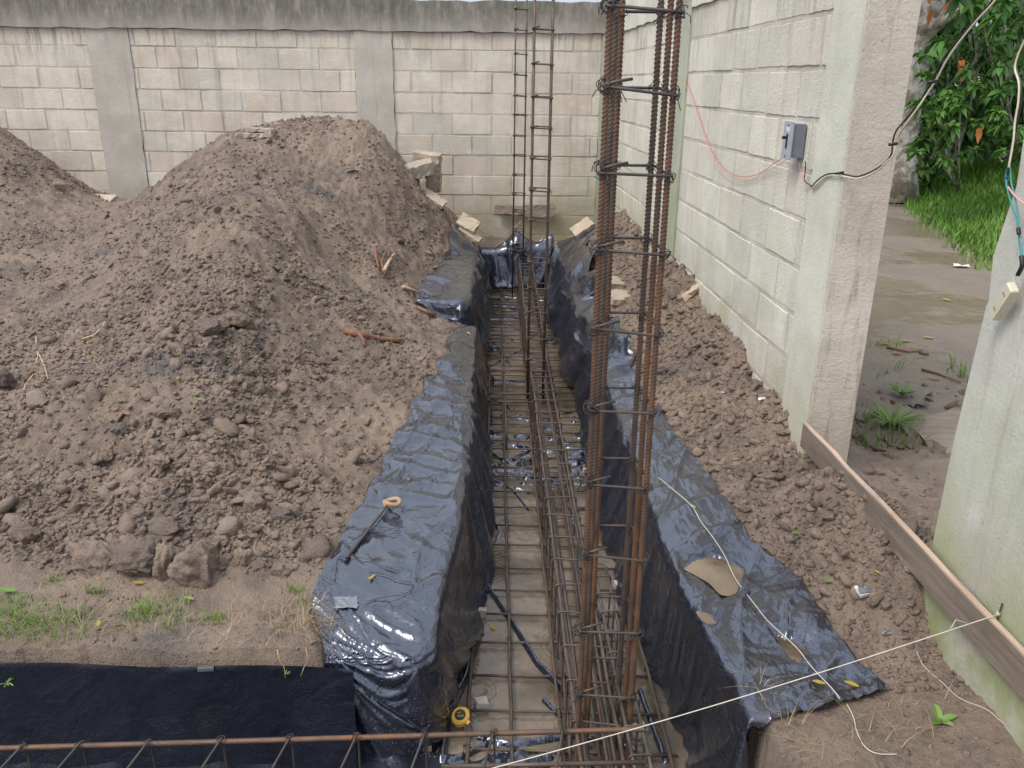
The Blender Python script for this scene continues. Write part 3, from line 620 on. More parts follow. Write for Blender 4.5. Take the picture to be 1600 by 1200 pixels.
def samp_out(n):
    y = rng.uniform(1.9, 5.2, n); x = rng.uniform(1.5, 3.6, n); return x, y, .6*sstep(y, 5.2, 3.8)
place_clods('soil_clods', 150000, samp_left, lambda x, y: .0035+.011*rng.random(len(x))**2*(1.0+.25*sstep(y, 3, 6)), 'fine brown soil crumbs covering the large dirt mound', BANK1, IF1)
place_clods('soil_clods', 9000, samp_left, lambda x, y: .010+.014*rng.random(len(x))**2, 'thumb-sized soil crumbs mixed over the large dirt mound')
place_clods('soil_clods', 1500, samp_left, lambda x, y: (.012+.032*rng.random(len(x))**3)*(1.15-.5*sstep(y, 2.8, 5)), 'bigger brown soil lumps lying over the large dirt mound')
place_clods('soil_clods', 14000, samp_right, lambda x, y: .004+.022*rng.random(len(x))**4, 'brown soil clods on the bank beside the right wall')
place_clods('soil_clods', 30000, samp_right, lambda x, y: .003+.008*rng.random(len(x))**2, 'fine crumbs filling the bank beside the right wall', BANK1, IF1)
place_clods('soil_clods', 9000, samp_band, lambda x, y: .0025+.007*rng.random(len(x))**3, 'small crumbs strewn over the trampled bank edges nearest the camera', BANK1, IF1)
place_clods('soil_clods', 1500, samp_out, lambda x, y: .006+.02*rng.random(len(x))**2, 'mud crumbs on the ground outside the gate opening')

# ------------------------------------------------------------------ block walls
def block_panel(mb, org, e, n, L, z0, z1, ztop, phase, bl=.4, bh=.2, mort=.012, rs=0):
    """blocks bedded in mortar; org base corner, e along the wall, n out of it"""
    r = random.Random(rs); org = Vector(org); e = Vector(e); n = Vector(n); k = 0; z = ztop
    while z > z0:
        zt = min(z-mort*.5, z1); zb = max(z-bh+mort*.5, z0); x = -bl*((phase+k*.5) % 1.)
        while x < L:
            a = max(x+mort*.5, .0); b = min(x+bl-mort*.5+r.uniform(-.004, .004), L)
            if b-a > .03 and zt-zb > .03:
                d = r.uniform(-.003, .003); t = r.random(); j = lambda: r.uniform(-.003, .003)
                cs_ = [(a+j(), zb+j()), (b+j(), zb+j()), (b+j(), zt+j()), (a+j(), zt+j())]; q = []; V = []; c0 = ((a+b)/2, (zb+zt)/2)
                for s0 in range(4):
                    u0_, u1_ = cs_[s0], cs_[(s0+1) % 4]; kk = 7 if s0 % 2 == 0 else 4
                    for g_ in range(kk): q.append((u0_[0]+(u1_[0]-u0_[0])*g_/kk+j()*.8, u0_[1]+(u1_[1]-u0_[1])*g_/kk+j()*.8))
                ins = .004; nq = len(q)
                for (u, v_) in q: V.append(org+e*u+Vector((0, 0, v_))-n*.0075)
                for (u, v_) in q: V.append(org+e*(u+ins*(1 if u < c0[0] else -1))+Vector((0, 0, v_+ins*(1 if v_ < c0[1] else -1)))+n*d)
                mb.add([tuple(p) for p in V], [tuple(range(nq, 2*nq))]+[(g_, (g_+1) % nq, (g_+1) % nq+nq, g_+nq) for g_ in range(nq)], t)
            x += bl
        z -= bh; k += 1
def slab(mb, org, e, n, u0, u1, z0, z1, d0, d1):
    """box from depth d0 to d1 along n"""
    org = Vector(org); e = Vector(e); n = Vector(n); V = []
    for z in (z0, z1):
        for d in (d0, d1):
            for u in (u0, u1): V.append(tuple(org+e*u+n*d+Vector((0, 0, z))))
    return mb.add(V, [(0, 2, 3, 1), (4, 5, 7, 6), (0, 1, 5, 4), (2, 6, 7, 3), (0, 4, 6, 2), (1, 3, 7, 5)])
def rough_slab(mb, org, e, n, u0, u1, z0, z1, d0, d1, amp=.004, step=.08, sd=0):
    """slab whose long edges wander like shuttered concrete"""
    r = np.random.default_rng(sd); org = np.array(org, float); e = np.array(e, float); n = np.array(n, float)
    vert = (z1-z0) > (u1-u0); m = max(3, int(((z1-z0) if vert else (u1-u0))/step)); V = []
    for i in range(m+1):
        t = i/m
        for (a, b) in ((0, 0), (1, 0), (1, 1), (0, 1)):
            jj = r.normal(0, amp, 2)
            if vert: u = (u0, u1)[a]+jj[0]; z = z0+(z1-z0)*t; d = (d0, d1)[b]+(jj[1]*.18 if b else 0)
            else: u = u0+(u1-u0)*t; z = (z0, z1)[a]+jj[0]; d = (d0, d1)[b]+(jj[1]*.18 if b else 0)
            V.append(tuple(org+e*u+n*d+np.array((0, 0, z))))
    Fa = [(0, 1, 2, 3), tuple(4*m+k for k in (3, 2, 1, 0))]
    for i in range(m):
        for k in range(4): Fa.append((4*i+k, 4*i+(k+1) % 4, 4*i+4+(k+1) % 4, 4*i+4+k))
    return mb.add(V, Fa)
YB = 8.8; ZT = 2.06; ZW = 2.34
bw = thing('block_wall', (-1.5, YB, 0), 'long grey concrete block back wall with pilasters and ring beam behind the dirt mounds', 'wall')
e, n = (1, 0, 0), (0, -1, 0); o0 = (0, YB, 0)
def atD(px, py, D): return P(px, py, D).x
c1l, c1r = atD(142, 100, YB), atD(207, 100, YB); c2l, c2r = atD(555, 100, YB), atD(614, 100, YB); xe = atD(941, 60, YB)
x = [(-8.2, c1l), (c1r, c2l), (c2r, xe)]
for k, (a, b) in enumerate(x):
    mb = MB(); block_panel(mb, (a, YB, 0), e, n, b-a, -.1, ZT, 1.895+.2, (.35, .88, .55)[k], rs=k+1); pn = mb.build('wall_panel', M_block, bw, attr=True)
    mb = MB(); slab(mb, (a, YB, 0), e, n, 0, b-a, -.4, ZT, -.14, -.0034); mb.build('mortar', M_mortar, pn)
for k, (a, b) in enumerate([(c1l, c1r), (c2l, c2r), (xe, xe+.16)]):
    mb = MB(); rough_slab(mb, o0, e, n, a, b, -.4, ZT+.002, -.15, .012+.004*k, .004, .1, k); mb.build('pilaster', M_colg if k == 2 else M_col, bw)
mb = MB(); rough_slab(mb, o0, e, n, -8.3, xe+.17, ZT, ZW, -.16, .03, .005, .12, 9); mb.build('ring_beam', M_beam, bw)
# right wall
a0 = math.atan2(-.044, 1); e2 = (math.sin(a0), math.cos(a0), 0); n2 = (-math.cos(a0), math.sin(a0), 0)
def rw(D): return (WX(D), D, 0)
L_ = lambda D0, D1: (D1-D0)/e2[1]
rwo = thing('block_wall', (WX(6), 6, 0), 'greenish concrete block side wall on the right carrying the grey switch box', 'wall')
for k, (d0, d1) in enumerate([(3.45, 5.74), (6.02, 8.62)]):
    mb = MB(); block_panel(mb, rw(d0), e2, n2, L_(d0, d1), -.3, ZT, 1.87+.2, (.25, .7)[k], rs=20+k, mort=.016); pn = mb.build('wall_panel', M_block2, rwo, attr=True)
    mb = MB(); slab(mb, rw(d0), e2, n2, 0, L_(d0, d1), -.6, ZT, -.13, -.0034); mb.build('mortar', M_mortar, pn)
mb = MB(); rough_slab(mb, rw(5.74), e2, n2, 0, L_(5.74, 6.02), -.5, ZT+.3, -.13, .012, .004, .1, 31); mb.build('pilaster', M_colg, rwo)
mb = MB(); rough_slab(mb, rw(3.45), e2, n2, 0, L_(3.45, 5.74)-.002, ZT, ZW, -.14, .014, .004, .12, 33); mb.build('ring_beam', M_pillA, rwo)
mb = MB(); rough_slab(mb, rw(6.03), e2, n2, 0, L_(6.03, 8.7), ZT, ZW, -.14, .014, .004, .12, 34); mb.build('ring_beam', M_pillA, rwo)
# end pillar of the right wall
pil = thing('gate_pillar', rw(3.3), 'tall board-marked concrete pillar ending the right block wall, tan on its end face', 'pillar')
mb = MB(); rough_slab(mb, rw(3.15), e2, n2, .012, L_(3.15, 3.45)-.002, -.6, 3.0, -.162, .016, .0008, .07, 41); mb.build('pillar_shaft', M_pillA, pil)
mb = MB(); rough_slab(mb, rw(3.15), e2, n2, 0, .013, -.6, 3.0, -.17, .0135, .0007, .06, 42); mb.build('render_face', M_pillE, pil)
# near pillar
pb = thing('gate_pillar', (1.4, 1.9, 0), 'near green-stained concrete pillar cut off by the right edge, with hanging ivory outlet', 'pillar')
XB = 1.272
def pbp(px, py):                                             # pixel onto the near pillar's inner face plane
    r = ray(px, py); D = XB/(r.x/r.y); return P(px, py, D)
prof = [pbp(1435, 962), pbp(1440, 905), pbp(1456, 855), pbp(1490, 690), pbp(1536, 500), pbp(1541, 478), pbp(1545, 470), pbp(1552, 400), pbp(1588, 292), pbp(1592, 268), pbp(1612, 130)]
prof = [Vector((XB, p.y, p.z)) for p in prof]; ztop = prof[-1]; prof.append(Vector((XB, ztop.y, 3.0)))
prof = [Vector((XB, prof[0].y, -.6))]+prof
V = []; m = len(prof)
for p in prof: V += [(XB, p.y, p.z), (XB, 1.2, p.z), (XB+.25, 1.2, p.z), (XB+.25, p.y, p.z)]
Fa = []
for i in range(m-1):
    for k in range(4): Fa.append((4*i+k, 4*i+4+k, 4*i+4+(k+1) % 4, 4*i+(k+1) % 4))
mb = MB(); mb.add(V, Fa); mb.build('pillar_shaft', M_pillB, pb)
# plank across the gate
def board(name, a, b, width, thick, mats, label, cat, face='edge', group=None, segs=14, rs=3):
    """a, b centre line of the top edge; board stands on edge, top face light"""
    a, b = Vector(a), Vector(b); d = (b-a); L = d.length; d.normalize(); s_ = d.cross(Vector((0, 0, 1))).normalized(); r = random.Random(rs)
    t = thing(name, tuple((a+b)/2-Vector((0, 0, width))), label, cat, group); V = []; V2 = []
    for i in range(segs+1):
        c = a+d*L*i/segs; jz = r.uniform(-.0025, .0025); js = r.uniform(-.002, .002)
        V += [tuple(c+s_*(thick/2+js)+Vector((0, 0, jz))), tuple(c-s_*(thick/2-js)+Vector((0, 0, jz))), tuple(c-s_*(thick/2-js)+Vector((0, 0, jz-.006))), tuple(c+s_*(thick/2+js)+Vector((0, 0, jz-.006)))]
        V2 += [tuple(c+s_*(thick/2+js)+Vector((0, 0, jz-.0065))), tuple(c-s_*(thick/2-js)+Vector((0, 0, jz-.0065))), tuple(c-s_*(thick/2-js)-Vector((0, 0, width))), tuple(c+s_*(thick/2+js)-Vector((0, 0, width)))]
    Fa = [(0, 1, 2, 3), tuple(4*segs+k for k in (3, 2, 1, 0))]
    for i in range(segs):
        for k in range(4): Fa.append((4*i+k, 4*i+4+k, 4*i+4+(k+1) % 4, 4*i+(k+1) % 4))
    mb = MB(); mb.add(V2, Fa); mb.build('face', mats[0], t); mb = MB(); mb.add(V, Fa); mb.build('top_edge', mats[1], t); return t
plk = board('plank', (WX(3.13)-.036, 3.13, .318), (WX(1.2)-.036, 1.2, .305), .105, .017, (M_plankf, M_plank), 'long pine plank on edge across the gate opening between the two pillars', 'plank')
# nail with the string tied to it
nailp = G(1558, 966, .31)
mb = MB(); mb.tube([nailp-Vector((0, 0, .02)), nailp+Vector((.004, 0, .045))], .0022, 6); mb.build('nail', M_steel, plk)
mb = MB(); a, b = nailp+Vector((0, 0, .012)), P(745, 1203, 1.55)
b = a+(b-a)*1.15; mb.tube([a+(b-a)*i/30+Vector((0, 0, -.02*math.sin(math.pi*i/30))) for i in range(31)], .0013, 6)
for k in range(3): mb.tube([a+Vector((.004*math.cos(q), .004*math.sin(q), .003*k)) for q in np.linspace(0, 6.28, 9)], .0011, 5)
mb.tube([a+(b-a)*.055, a+(b-a)*.07+Vector((-.006, .01, .012)), a+(b-a)*.085], .001, 5)
setp(mb.build('string', M_string, smooth=True), 'taut white string tied to the nail on the plank and crossing above the trench', 'string')

# ------------------------------------------------------------------ water and trench floor
nu, nv = 170, 950; uu = np.linspace(-.30, .80, nu)[:, None]+np.zeros((1, nv)); dd = np.linspace(.6, 8.45, nv)[None]+np.zeros((nu, 1))
zf = -.445+.02*fbm(uu*2.5, dd*2.5, 3, 61)
def ridge(pts_, hgt, wd):
    global zf
    best = np.full(zf.shape, 9.); X_ = uu-AX*dd
    for (a, b) in zip(pts_[:-1], pts_[1:]):
        d = np.array(b)-np.array(a); t = np.clip(((X_-a[0])*d[0]+(dd-a[1])*d[1])/(d@d), 0, 1)
        best = np.minimum(best, np.hypot(X_-a[0]-t*d[0], dd-a[1]-t*d[1]))
    zf = np.maximum(zf, -.445+hgt*np.exp(-(best/wd)**2)+.004*fbm(uu*30, dd*30, 2, 62))
WZ = -.40
def W(px, py): p = G(px, py, WZ); return (p.x, p.y)
for pl, hg, wd in [([W(722,882), W(760,915), W(800,975), W(840,1040), W(885,1085)], .075, .014), ([W(735,895), W(712,960)], .07, .03), ([W(745,1000), W(728,1060), W(700,1120), W(690,1190)], .075, .022), ([W(758,745), W(800,765), W(828,800)], .06, .012),
                    ([W(755,700), W(790,722), W(830,705)], .062, .022), ([W(750,670), W(800,690), W(835,680)], .058, .02), ([W(755,735), W(835,738)], .06, .02), ([W(745,585), W(790,560), W(820,545)], .06, .012), ([W(770,535), W(800,575)], .06, .014),
                    ([W(870,745), W(905,715), W(925,700)], .058, .012), ([W(905,905), W(960,1000)], .055, .02), ([W(740,1150), W(800,1165), W(900,1150), W(990,1170)], .065, .022), ([W(760,1195), W(860,1185)], .064, .02), ([W(700,1195), W(760,1165)], .068, .02),
                    ([W(765,478), W(870,482)], .062, .012), ([W(757,515), W(830,520)], .062, .01), ([W(755,600), W(838,597)], .06, .012), ([W(765,655), W(790,650), W(838,660)], .062, .014), ([W(880,560), W(905,600)], .06, .014), ([W(870,650), W(915,640)], .06, .012), ([W(900,800), W(935,790)], .058, .012), ([W(760,780), W(778,830), W(765,870)], .06, .012), ([W(770,462), W(850,470)], .06, .02), ([W(760,500), W(850,497)], .058, .015), ([W(765,620), W(800,640)], .055, .03), ([W(850,1095), W(875,1120)], .06, .018), ([W(1000,1080), W(1040,1190)], .06, .02)]: ridge(pl, hg, wd)
zone = np.maximum.reduce([sstep(dd, 2.2, 2.05)*.95, sstep(dd, 3.6, 3.95)*sstep(dd, 5.2, 4.8)*.8, sstep(dd, 5.9, 6.3)*.7, sstep(uu, .03, -.06)*sstep(dd, 2.55, 2.7)*sstep(dd, 3.3, 3.0)*.9])
cr = (1-np.abs(fbm(uu*5+dd*1.5, dd*9, 3, 66)))**3; cr2 = (1-np.abs(fbm(uu*9-dd*5, dd*11+uu*4, 2, 67)))**4
zf = np.maximum(zf, -.44+zone*(.012+.042*cr+.026*cr2+.012*fbm(uu*4, dd*4, 2, 68)))
zf -= .006*np.abs(fbm(uu*14, dd*14, 3, 63))
fl = npmesh('plastic_sheet', np.stack([uu-AX*dd, dd, zf], -1).reshape(-1, 3), gridfaces(nu, nv), M_floor)
setp(fl, 'black plastic sheet lying under the muddy water, its folds breaking the surface', 'plastic sheet', 'black plastic sheets lining the trench')
nu, nv = 140, 70; ux = np.linspace(-2.6, -.13, nu)[:, None]+np.zeros((1, nv)); uy = np.linspace(.7, 2.05, nv)[None]+np.zeros((nu, 1))
uz = -.372+.012*fbm(ux*6, uy*6, 3, 64)-.03*sstep(ux, -.3, -.14)+.02*(1-np.abs(fbm(ux*5+uy*4, uy*3, 2, 65)))**6
setp(npmesh('plastic_sheet', np.stack([ux, uy, uz], -1).reshape(-1, 3), gridfaces(nu, nv), M_sheetd), 'black plastic sheet spread over the floor of the cross trench under the lying rebar cage', 'plastic sheet', 'black plastic sheets lining the trench')
mb = MB(); mb.add([(-.75, .3, WZ), (1.0, .3, WZ), (.62, 8.46, WZ), (-.42, 8.46, WZ)], [(0, 1, 2, 3)])
setp(mb.build('water', M_water), 'shallow brown rain water in the trench bottom', 'water', kind='structure')
# puddles lying in the right sheet
c = SH['right'].reshape(-1, 3)
for (pl, lab), zl in zip(PUDDLES, PZ):
    cx_, cy_ = np.mean(pl, 0)
    n_ = len(pl); Q = []
    for i in range(n_):
        p0_, p1_, p2_, p3_ = [np.array(pl[(i+k) % n_], float) for k in (-1, 0, 1, 2)]
        for u in np.linspace(0, 1, 6, endpoint=False): Q.append(.5*((2*p1_)+(p2_-p0_)*u+(2*p0_-5*p1_+4*p2_-p3_)*u*u+(3*p1_-p0_-3*p2_+p3_)*u**3))
    mb = MB(); V = [tuple(G(cx_, cy_, zl))]+[tuple(G(q[0], q[1], zl)) for q in Q]; m_ = len(Q)
    mb.add(V, [(0, i+1, (i+1) % m_+1) for i in range(m_)]); setp(mb.build('puddle', M_puddle), lab, 'puddle', 'puddles on the right sheet', 'structure')

# ------------------------------------------------------------------ steel
def ribbed(mb, p0, p1, r=.008, pitch=.0085, n=10, rib=.0014, slant=.9):
    p0, p1 = Vector(p0), Vector(p1); d = p1-p0; L = d.length; d.normalize(); up = Vector((1, 0, 0)); Nn = (up-d*up.dot(d)).normalized(); B = d.cross(Nn)
    m = int(L/pitch)*3; t = np.arange(m+1); base = (t//3)*pitch+np.array([0, .35, .65])[t % 3]*pitch; rad = r+np.array([0, rib, rib])[t % 3]-rib*.3
    ang = np.arange(n)*2*math.pi/n; off = slant*r*np.cos(ang)*1.0
    keel = np.where(np.abs(np.sin(ang)) > .97, rib*1.1, 0)
    S = base[:, None]+off[None]; Rr = rad[:, None]*np.ones((1, n)); Rr = np.maximum(Rr, r+keel[None]*(keel[None] > 0)-rib*.3)
    V = np.array(p0)[None, None]+S[..., None]*np.array(d)+Rr[..., None]*(np.cos(ang)[None, :, None]*np.array(Nn)+np.sin(ang)[None, :, None]*np.array(B))
    i = np.arange((m+1)*n).reshape(m+1, n); j = np.roll(i, -1, axis=1)
    Fa = np.stack([i[:-1], j[:-1], j[1:], i[1:]], -1).reshape(-1, 4); mb.add(V.reshape(-1, 3), [tuple(f) for f in Fa.tolist()]); return mb
def knot(c, r=.014, wr=.0011, turns=3, rs=0, tail=.03):
    q = random.Random(rs); c = Vector(c); mb = MB(); tail *= q.uniform(.3, .8)
    for k in range(turns):
        ax = Vector((q.uniform(-1, 1), q.uniform(-1, 1), q.uniform(-1, 1))).normalized(); a = ax.orthogonal().normalized(); b = ax.cross(a); rr = r*q.uniform(.8, 1.25)
        mb.tube([c+a*rr*math.cos(t)*1.1+b*rr*math.sin(t)+ax*.004*math.sin(2*t) for t in np.linspace(0, q.uniform(4.5, 6.2), 12)], wr, 5)
    for k in range(2):
        d = Vector((q.uniform(-1, 1), q.uniform(-1, .2), q.uniform(-1, .6))).normalized(); mb.tube([c+d*r*.8, c+d*(r+tail*.5)+Vector((0, 0, -.004)), c+d*(r+tail*.8)+Vector((q.uniform(-.008, .008), 0, -.016))], wr, 5)
    return mb
def loop_pts(P_, closed=True, rad=.012, k=4):
    P_ = [Vector(p) for p in P_]; out = []; m = len(P_)
    for i in range(m):
        a, b, c_ = P_[(i-1) % m], P_[i], P_[(i+1) % m]
        d1 = (a-b); d2 = (c_-b); q = min(rad, d1.length*.4, d2.length*.4); s1 = b+d1.normalized()*q; s2 = b+d2.normalized()*q
        for t in np.linspace(0, 1, k): out.append(s1*(1-t)**2+b*2*t*(1-t)+s2*t*t)
    return out
# near column: six heavy ribbed bars in stirrups
colr = thing('rebar_column', (TX(.35, 2), 2.0, -.4), 'tall near rebar column of six heavy rusty bars standing in front of the trench', 'rebar cage', 'rebar columns standing in the trench')
bars = [(950, 1.96, 'o'), (959.5, 2.03, 'r'), (968.5, 2.10, 'o'), (1028, 2.10, 'r'), (1043, 2.035, 'o'), (1056, 1.96, 'o')]
BP = []
for i, (px, D, k) in enumerate(bars):
    t = P(px, 62, D); lean = (.010, .014)[i > 2]; z0, z1 = -.42, 2.25
    top = Vector((t.x-lean*0, D, z1)); bot = Vector((t.x+lean*.8, D+.0, z0)); BP.append((bot, top))
    mb = MB(); ribbed(mb, bot, top, .0066, .0098, 10, .0022); mb.build('vertical_bar', M_rusto if k == 'o' else M_rust, colr, smooth=True)
def bat(i, z): b, t = BP[i]; return b+(t-b)*((z-b.z)/(t.z-b.z))
for k, py in enumerate([8, 137, 268, 390, 515, 640, 757, 868, 985, 1085]):
    z = P(948, py, 1.95).z; o_ = .0115; tl = .004*math.sin(k*2.1)
    q = [bat(0, z)+Vector((-o_, -o_, tl)), bat(5, z)+Vector((o_, -o_, -.012-tl)), bat(4, z)+Vector((o_, 0, -.008)), bat(3, z)+Vector((o_*.8, o_, 0)), bat(2, z)+Vector((-o_*.8, o_, 0)), bat(1, z)+Vector((-o_, 0, 0))]
    mb = MB(); mb.tube(loop_pts(q), .0036, 8, True); s1 = bat(0, z)+Vector((-.006, -.013, .006)); mb.tube([s1, s1+Vector((.03, .004, .008)), s1+Vector((.062, .012, .013))], .0036, 8)
    st = mb.build('stirrup', M_steel, colr, smooth=True)
    knot(bat(0, z)+Vector((-.004, -.004, .002)), .018, .0012, 6, k*7+1, .016).build('tie_wire', M_wire, st, smooth=True)
    knot(bat(5, z)+Vector((.004, -.006, -.01)), .013, .0011, 3, k*7+2, .022).build('tie_wire', M_wire, st, smooth=True)
    knot(bat(2, z)+Vector((.0, .0, .0)), .014, .0011, 2, k*7+3, .02).build('tie_wire', M_wire, st, smooth=True)
    knot(bat(3, z)+Vector((.0, .0, .0)), .014, .0011, 2, k*7+4, .02).build('tie_wire', M_wire, st, smooth=True)
def cage_column(name, px, pxr, D, dep, zs, z0, z1, label, rb=.0055, rs_=.0035):
    a = P(px, 128, D).x; b = P(pxr, 128, D).x; t = thing(name, ((a+b)/2, D, z0), label, 'rebar cage', 'rebar columns standing in the trench')
    for (x_, y_) in ((a, D), (b, D), (b, D+dep), (a, D+dep)):
        mb = MB(); mb.tube([(x_, y_, z0), (x_+.002, y_, (z0+z1)/2), (x_, y_, z1)], rb, 8); mb.build('vertical_bar', M_rust, t, smooth=True)
    for k, z in enumerate(zs):
        o_ = rb+rs_; q = [(a-o_, D-o_, z), (b+o_, D-o_, z-.006), (b+o_, D+dep+o_, z), (a-o_, D+dep+o_, z+.004)]; r = random.Random(k)
        mb = MB(); mb.tube(loop_pts(q), rs_, 6, True); mb.tube([(a-o_, D-o_*1.6, z+.004), (a+.03, D-o_*1.2, z+.012)], rs_, 6); s_ = mb.build('stirrup', M_rust, t, smooth=True)
        if k % 2 == 0: knot((b, D-.006, z), .011, .001, 2, k+50, .03).build('tie_wire', M_wire, s_, smooth=True)
    return t
zl = [P(860, y, 5.15).z for y in (45, 100, 152, 200, 248, 298, 345, 410, 450, 488, 528, 562)]; zl.insert(0, P(860, -8, 5.15).z)
cage_column('rebar_column', 833.5, 861.5, 5.15, .11, zl, -.4, 2.35, 'middle rebar column of thinner bars rising from the beam cage halfway along the trench', .007, .0042)
zl = [P(812, y, 8.0).z for y in (-18, 13, 46, 84, 117, 150, 180, 213, 244, 275, 305, 332, 362, 392)]
cage_column('rebar_column', 804.5, 821.5, 8.05, .10, zl, -.4, 2.5, 'thin rusty rebar column at the far end of the trench by the back wall', .0075, .0045)
# long beam cage
bc = thing('rebar_beam_cage', (TX(.31, 5), 5, -.38), 'long rebar beam cage with closely spaced stirrups running down the trench', 'rebar cage')
def bz(D): return -.165+.13*sstep(D, 5.2, 8.2)
def bzl(D): return -.375+.05*sstep(D, 6, 8.2)
for xr_, top in ((.245, 1), (.365, 1), (.245, 0), (.365, 0)):
    r = random.Random(int(xr_*1000)+top); Ds = np.linspace(1.7, 8.3, 34); wv = [r.uniform(-.004, .004) for _ in Ds]
    for q in range(1 if top else 1):
        mb = MB(); mb.tube([(TX(xr_, D)+wv[i], D, (bz(D)-.007 if top else bzl(D)+.007)+wv[-i]*.6) for i, D in enumerate(Ds)], .0062, 8); mb.build('longitudinal_bar', M_rust if top else M_rust, bc, smooth=True)
for xr_, zo in ((.262, -.02), (.285, -.205), (.352, -.03), (.34, -.21)):
    mb = MB(); mb.tube([(TX(xr_, D)+.006*math.sin(D*3+xr_*50), D, bz(D)+zo) for D in np.linspace(1.7, 3.9, 14)], .0058, 8); mb.build('longitudinal_bar', M_steel, bc, smooth=True)
for xr_ in (.275, .33): 
    mb = MB(); mb.tube([(TX(xr_, D), D, bz(D)-.06+.004*math.sin(D*9+xr_*40)) for D in np.linspace(1.7, 5.3, 20)], .0055, 8); mb.build('longitudinal_bar', M_rust, bc, smooth=True)
r = random.Random(5); D = 1.78; k = 0
while D < 8.25:
    tx = r.uniform(-.018, .018); h_ = .011; A = TX(.245, D)-h_; Bq = TX(.365, D)+h_
    q = [(A, D+tx*.5, bz(D)+.002), (Bq, D-tx*.5, bz(D)+r.uniform(-.003, .003)), (Bq-.002, D-tx*1.2, bzl(D)), (A+.002, D+tx*1.2, bzl(D))]
    mb = MB(); mb.tube(loop_pts(q), .0036, 6, True); mb.tube([(A, D+tx*.5, bz(D)), (A+.015, D+.012, bz(D)-.035)], .0034, 6)
    if r.random() < .35: mb.tube([(A, D, bz(D)+.002), (A-.008, D-.01, bz(D)-.02), (A+.004, D+.004, bz(D)-.05)], .0011, 5)
    mb.build('stirrup', M_steel if r.random() < .6 else M_rust, bc, smooth=True); D += (.175 if D < 4.6 else .125)+r.uniform(-.012, .012); k += 1
# second lighter beam cage section beside it, lapped in the near half
bc2 = thing('rebar_beam_cage', (TX(.4, 2.2), 2.2, -.38), 'short dark rebar cage lapped inside the foot of the near column', 'rebar cage')
for xr_, z in ((.385, -.14), (.43, -.14), (.385, -.36), (.43, -.36)):
    mb = MB(); mb.tube([(TX(xr_, D), D, z+.006*math.sin(D*5)) for D in np.linspace(1.7, 2.75, 8)], .0058, 8); mb.build('longitudinal_bar', M_steel, bc2, smooth=True)
D = 1.8
while D < 2.7:
    mb = MB(); A = TX(.375, D); Bq = TX(.44, D); mb.tube(loop_pts([(A, D, -.13), (Bq, D+.005, -.13), (Bq, D, -.37), (A, D, -.37)]), .0034, 6, True); mb.build('stirrup', M_steel, bc2, smooth=True); D += .11
# mat on spacers
mat = thing('rebar_mat', (TX(.24, 5), 5, -.39), 'flat rebar mat covering the whole trench bottom just above the muddy water', 'rebar mat')
r = random.Random(9); MZ = -.372
for xr_ in (-.078, .062, .22, .40, .552):
    mb = MB(); Ds = np.linspace(1.6, 8.32, 40); mb.tube([(TX(xr_, D)+r.uniform(-.003, .003), D, MZ+.008*fbm(np.array([D*1.1]), np.array([xr_*9]), 2, 71)[0]) for D in Ds], .0062, 8); mb.build('long_bar', M_rust, mat, smooth=True)
D = 1.74
while D < 8.3:
    ang = r.uniform(-.012, .012); z = MZ-.012+r.uniform(-.003, .003); a, b = TX(-.092+r.uniform(-.01, .008), D), TX(.57+r.uniform(-.01, .015), D); mb = MB()
    mb.tube([(a, D-ang, z), (a+.25, D-ang*.4, z+r.uniform(-.004, .002)), (b-.2, D+ang*.5, z), (b, D+ang, z)], .0048, 8)
    if D < 4.2 and r.random() < .75: mb.tube([(a, D-ang, z), (a-.004, D-ang, z+.012), (a+.002, D-.03, z+.02)], .005, 6)
    cb = mb.build('cross_bar', M_rust, mat, smooth=True)
    if D < 3.6:
        for xr_ in (-.078, .062, .22, .552):
            if r.random() < .7: knot((TX(xr_, D), D, MZ), .009, .001, 2, int(D*100+xr_*900), .014).build('tie_wire', M_wire, cb, smooth=True)
    D += (.178 if D < 4 else .115)+r.uniform(-.012, .012)
# raised grid of the footing under the middle column
ft = thing('rebar_mat', (TX(.08, 5.2), 5.2, -.3), 'small raised rebar grid at the foot of the middle column', 'rebar mat')
for D, z in ((5.45, -.27), (5.36, -.25), (4.93, -.25), (4.84, -.27)):
    mb = MB(); mb.tube([(TX(-.15, D), D, z), (TX(.4, D), D, z)], .0055, 8); mb.build('cross_bar', M_rust, ft, smooth=True)
for xr_ in (-.03, .07, .27):
    mb = MB(); mb.tube(loop_pts([(TX(xr_, 5.5), 5.5, -.26), (TX(xr_, 4.3), 4.35, -.27), (TX(xr_, 4.3), 4.35, -.37), (TX(xr_, 5.5), 5.5, -.37)]), .0048, 8, True); mb.build('stirrup', M_rust, ft, smooth=True)
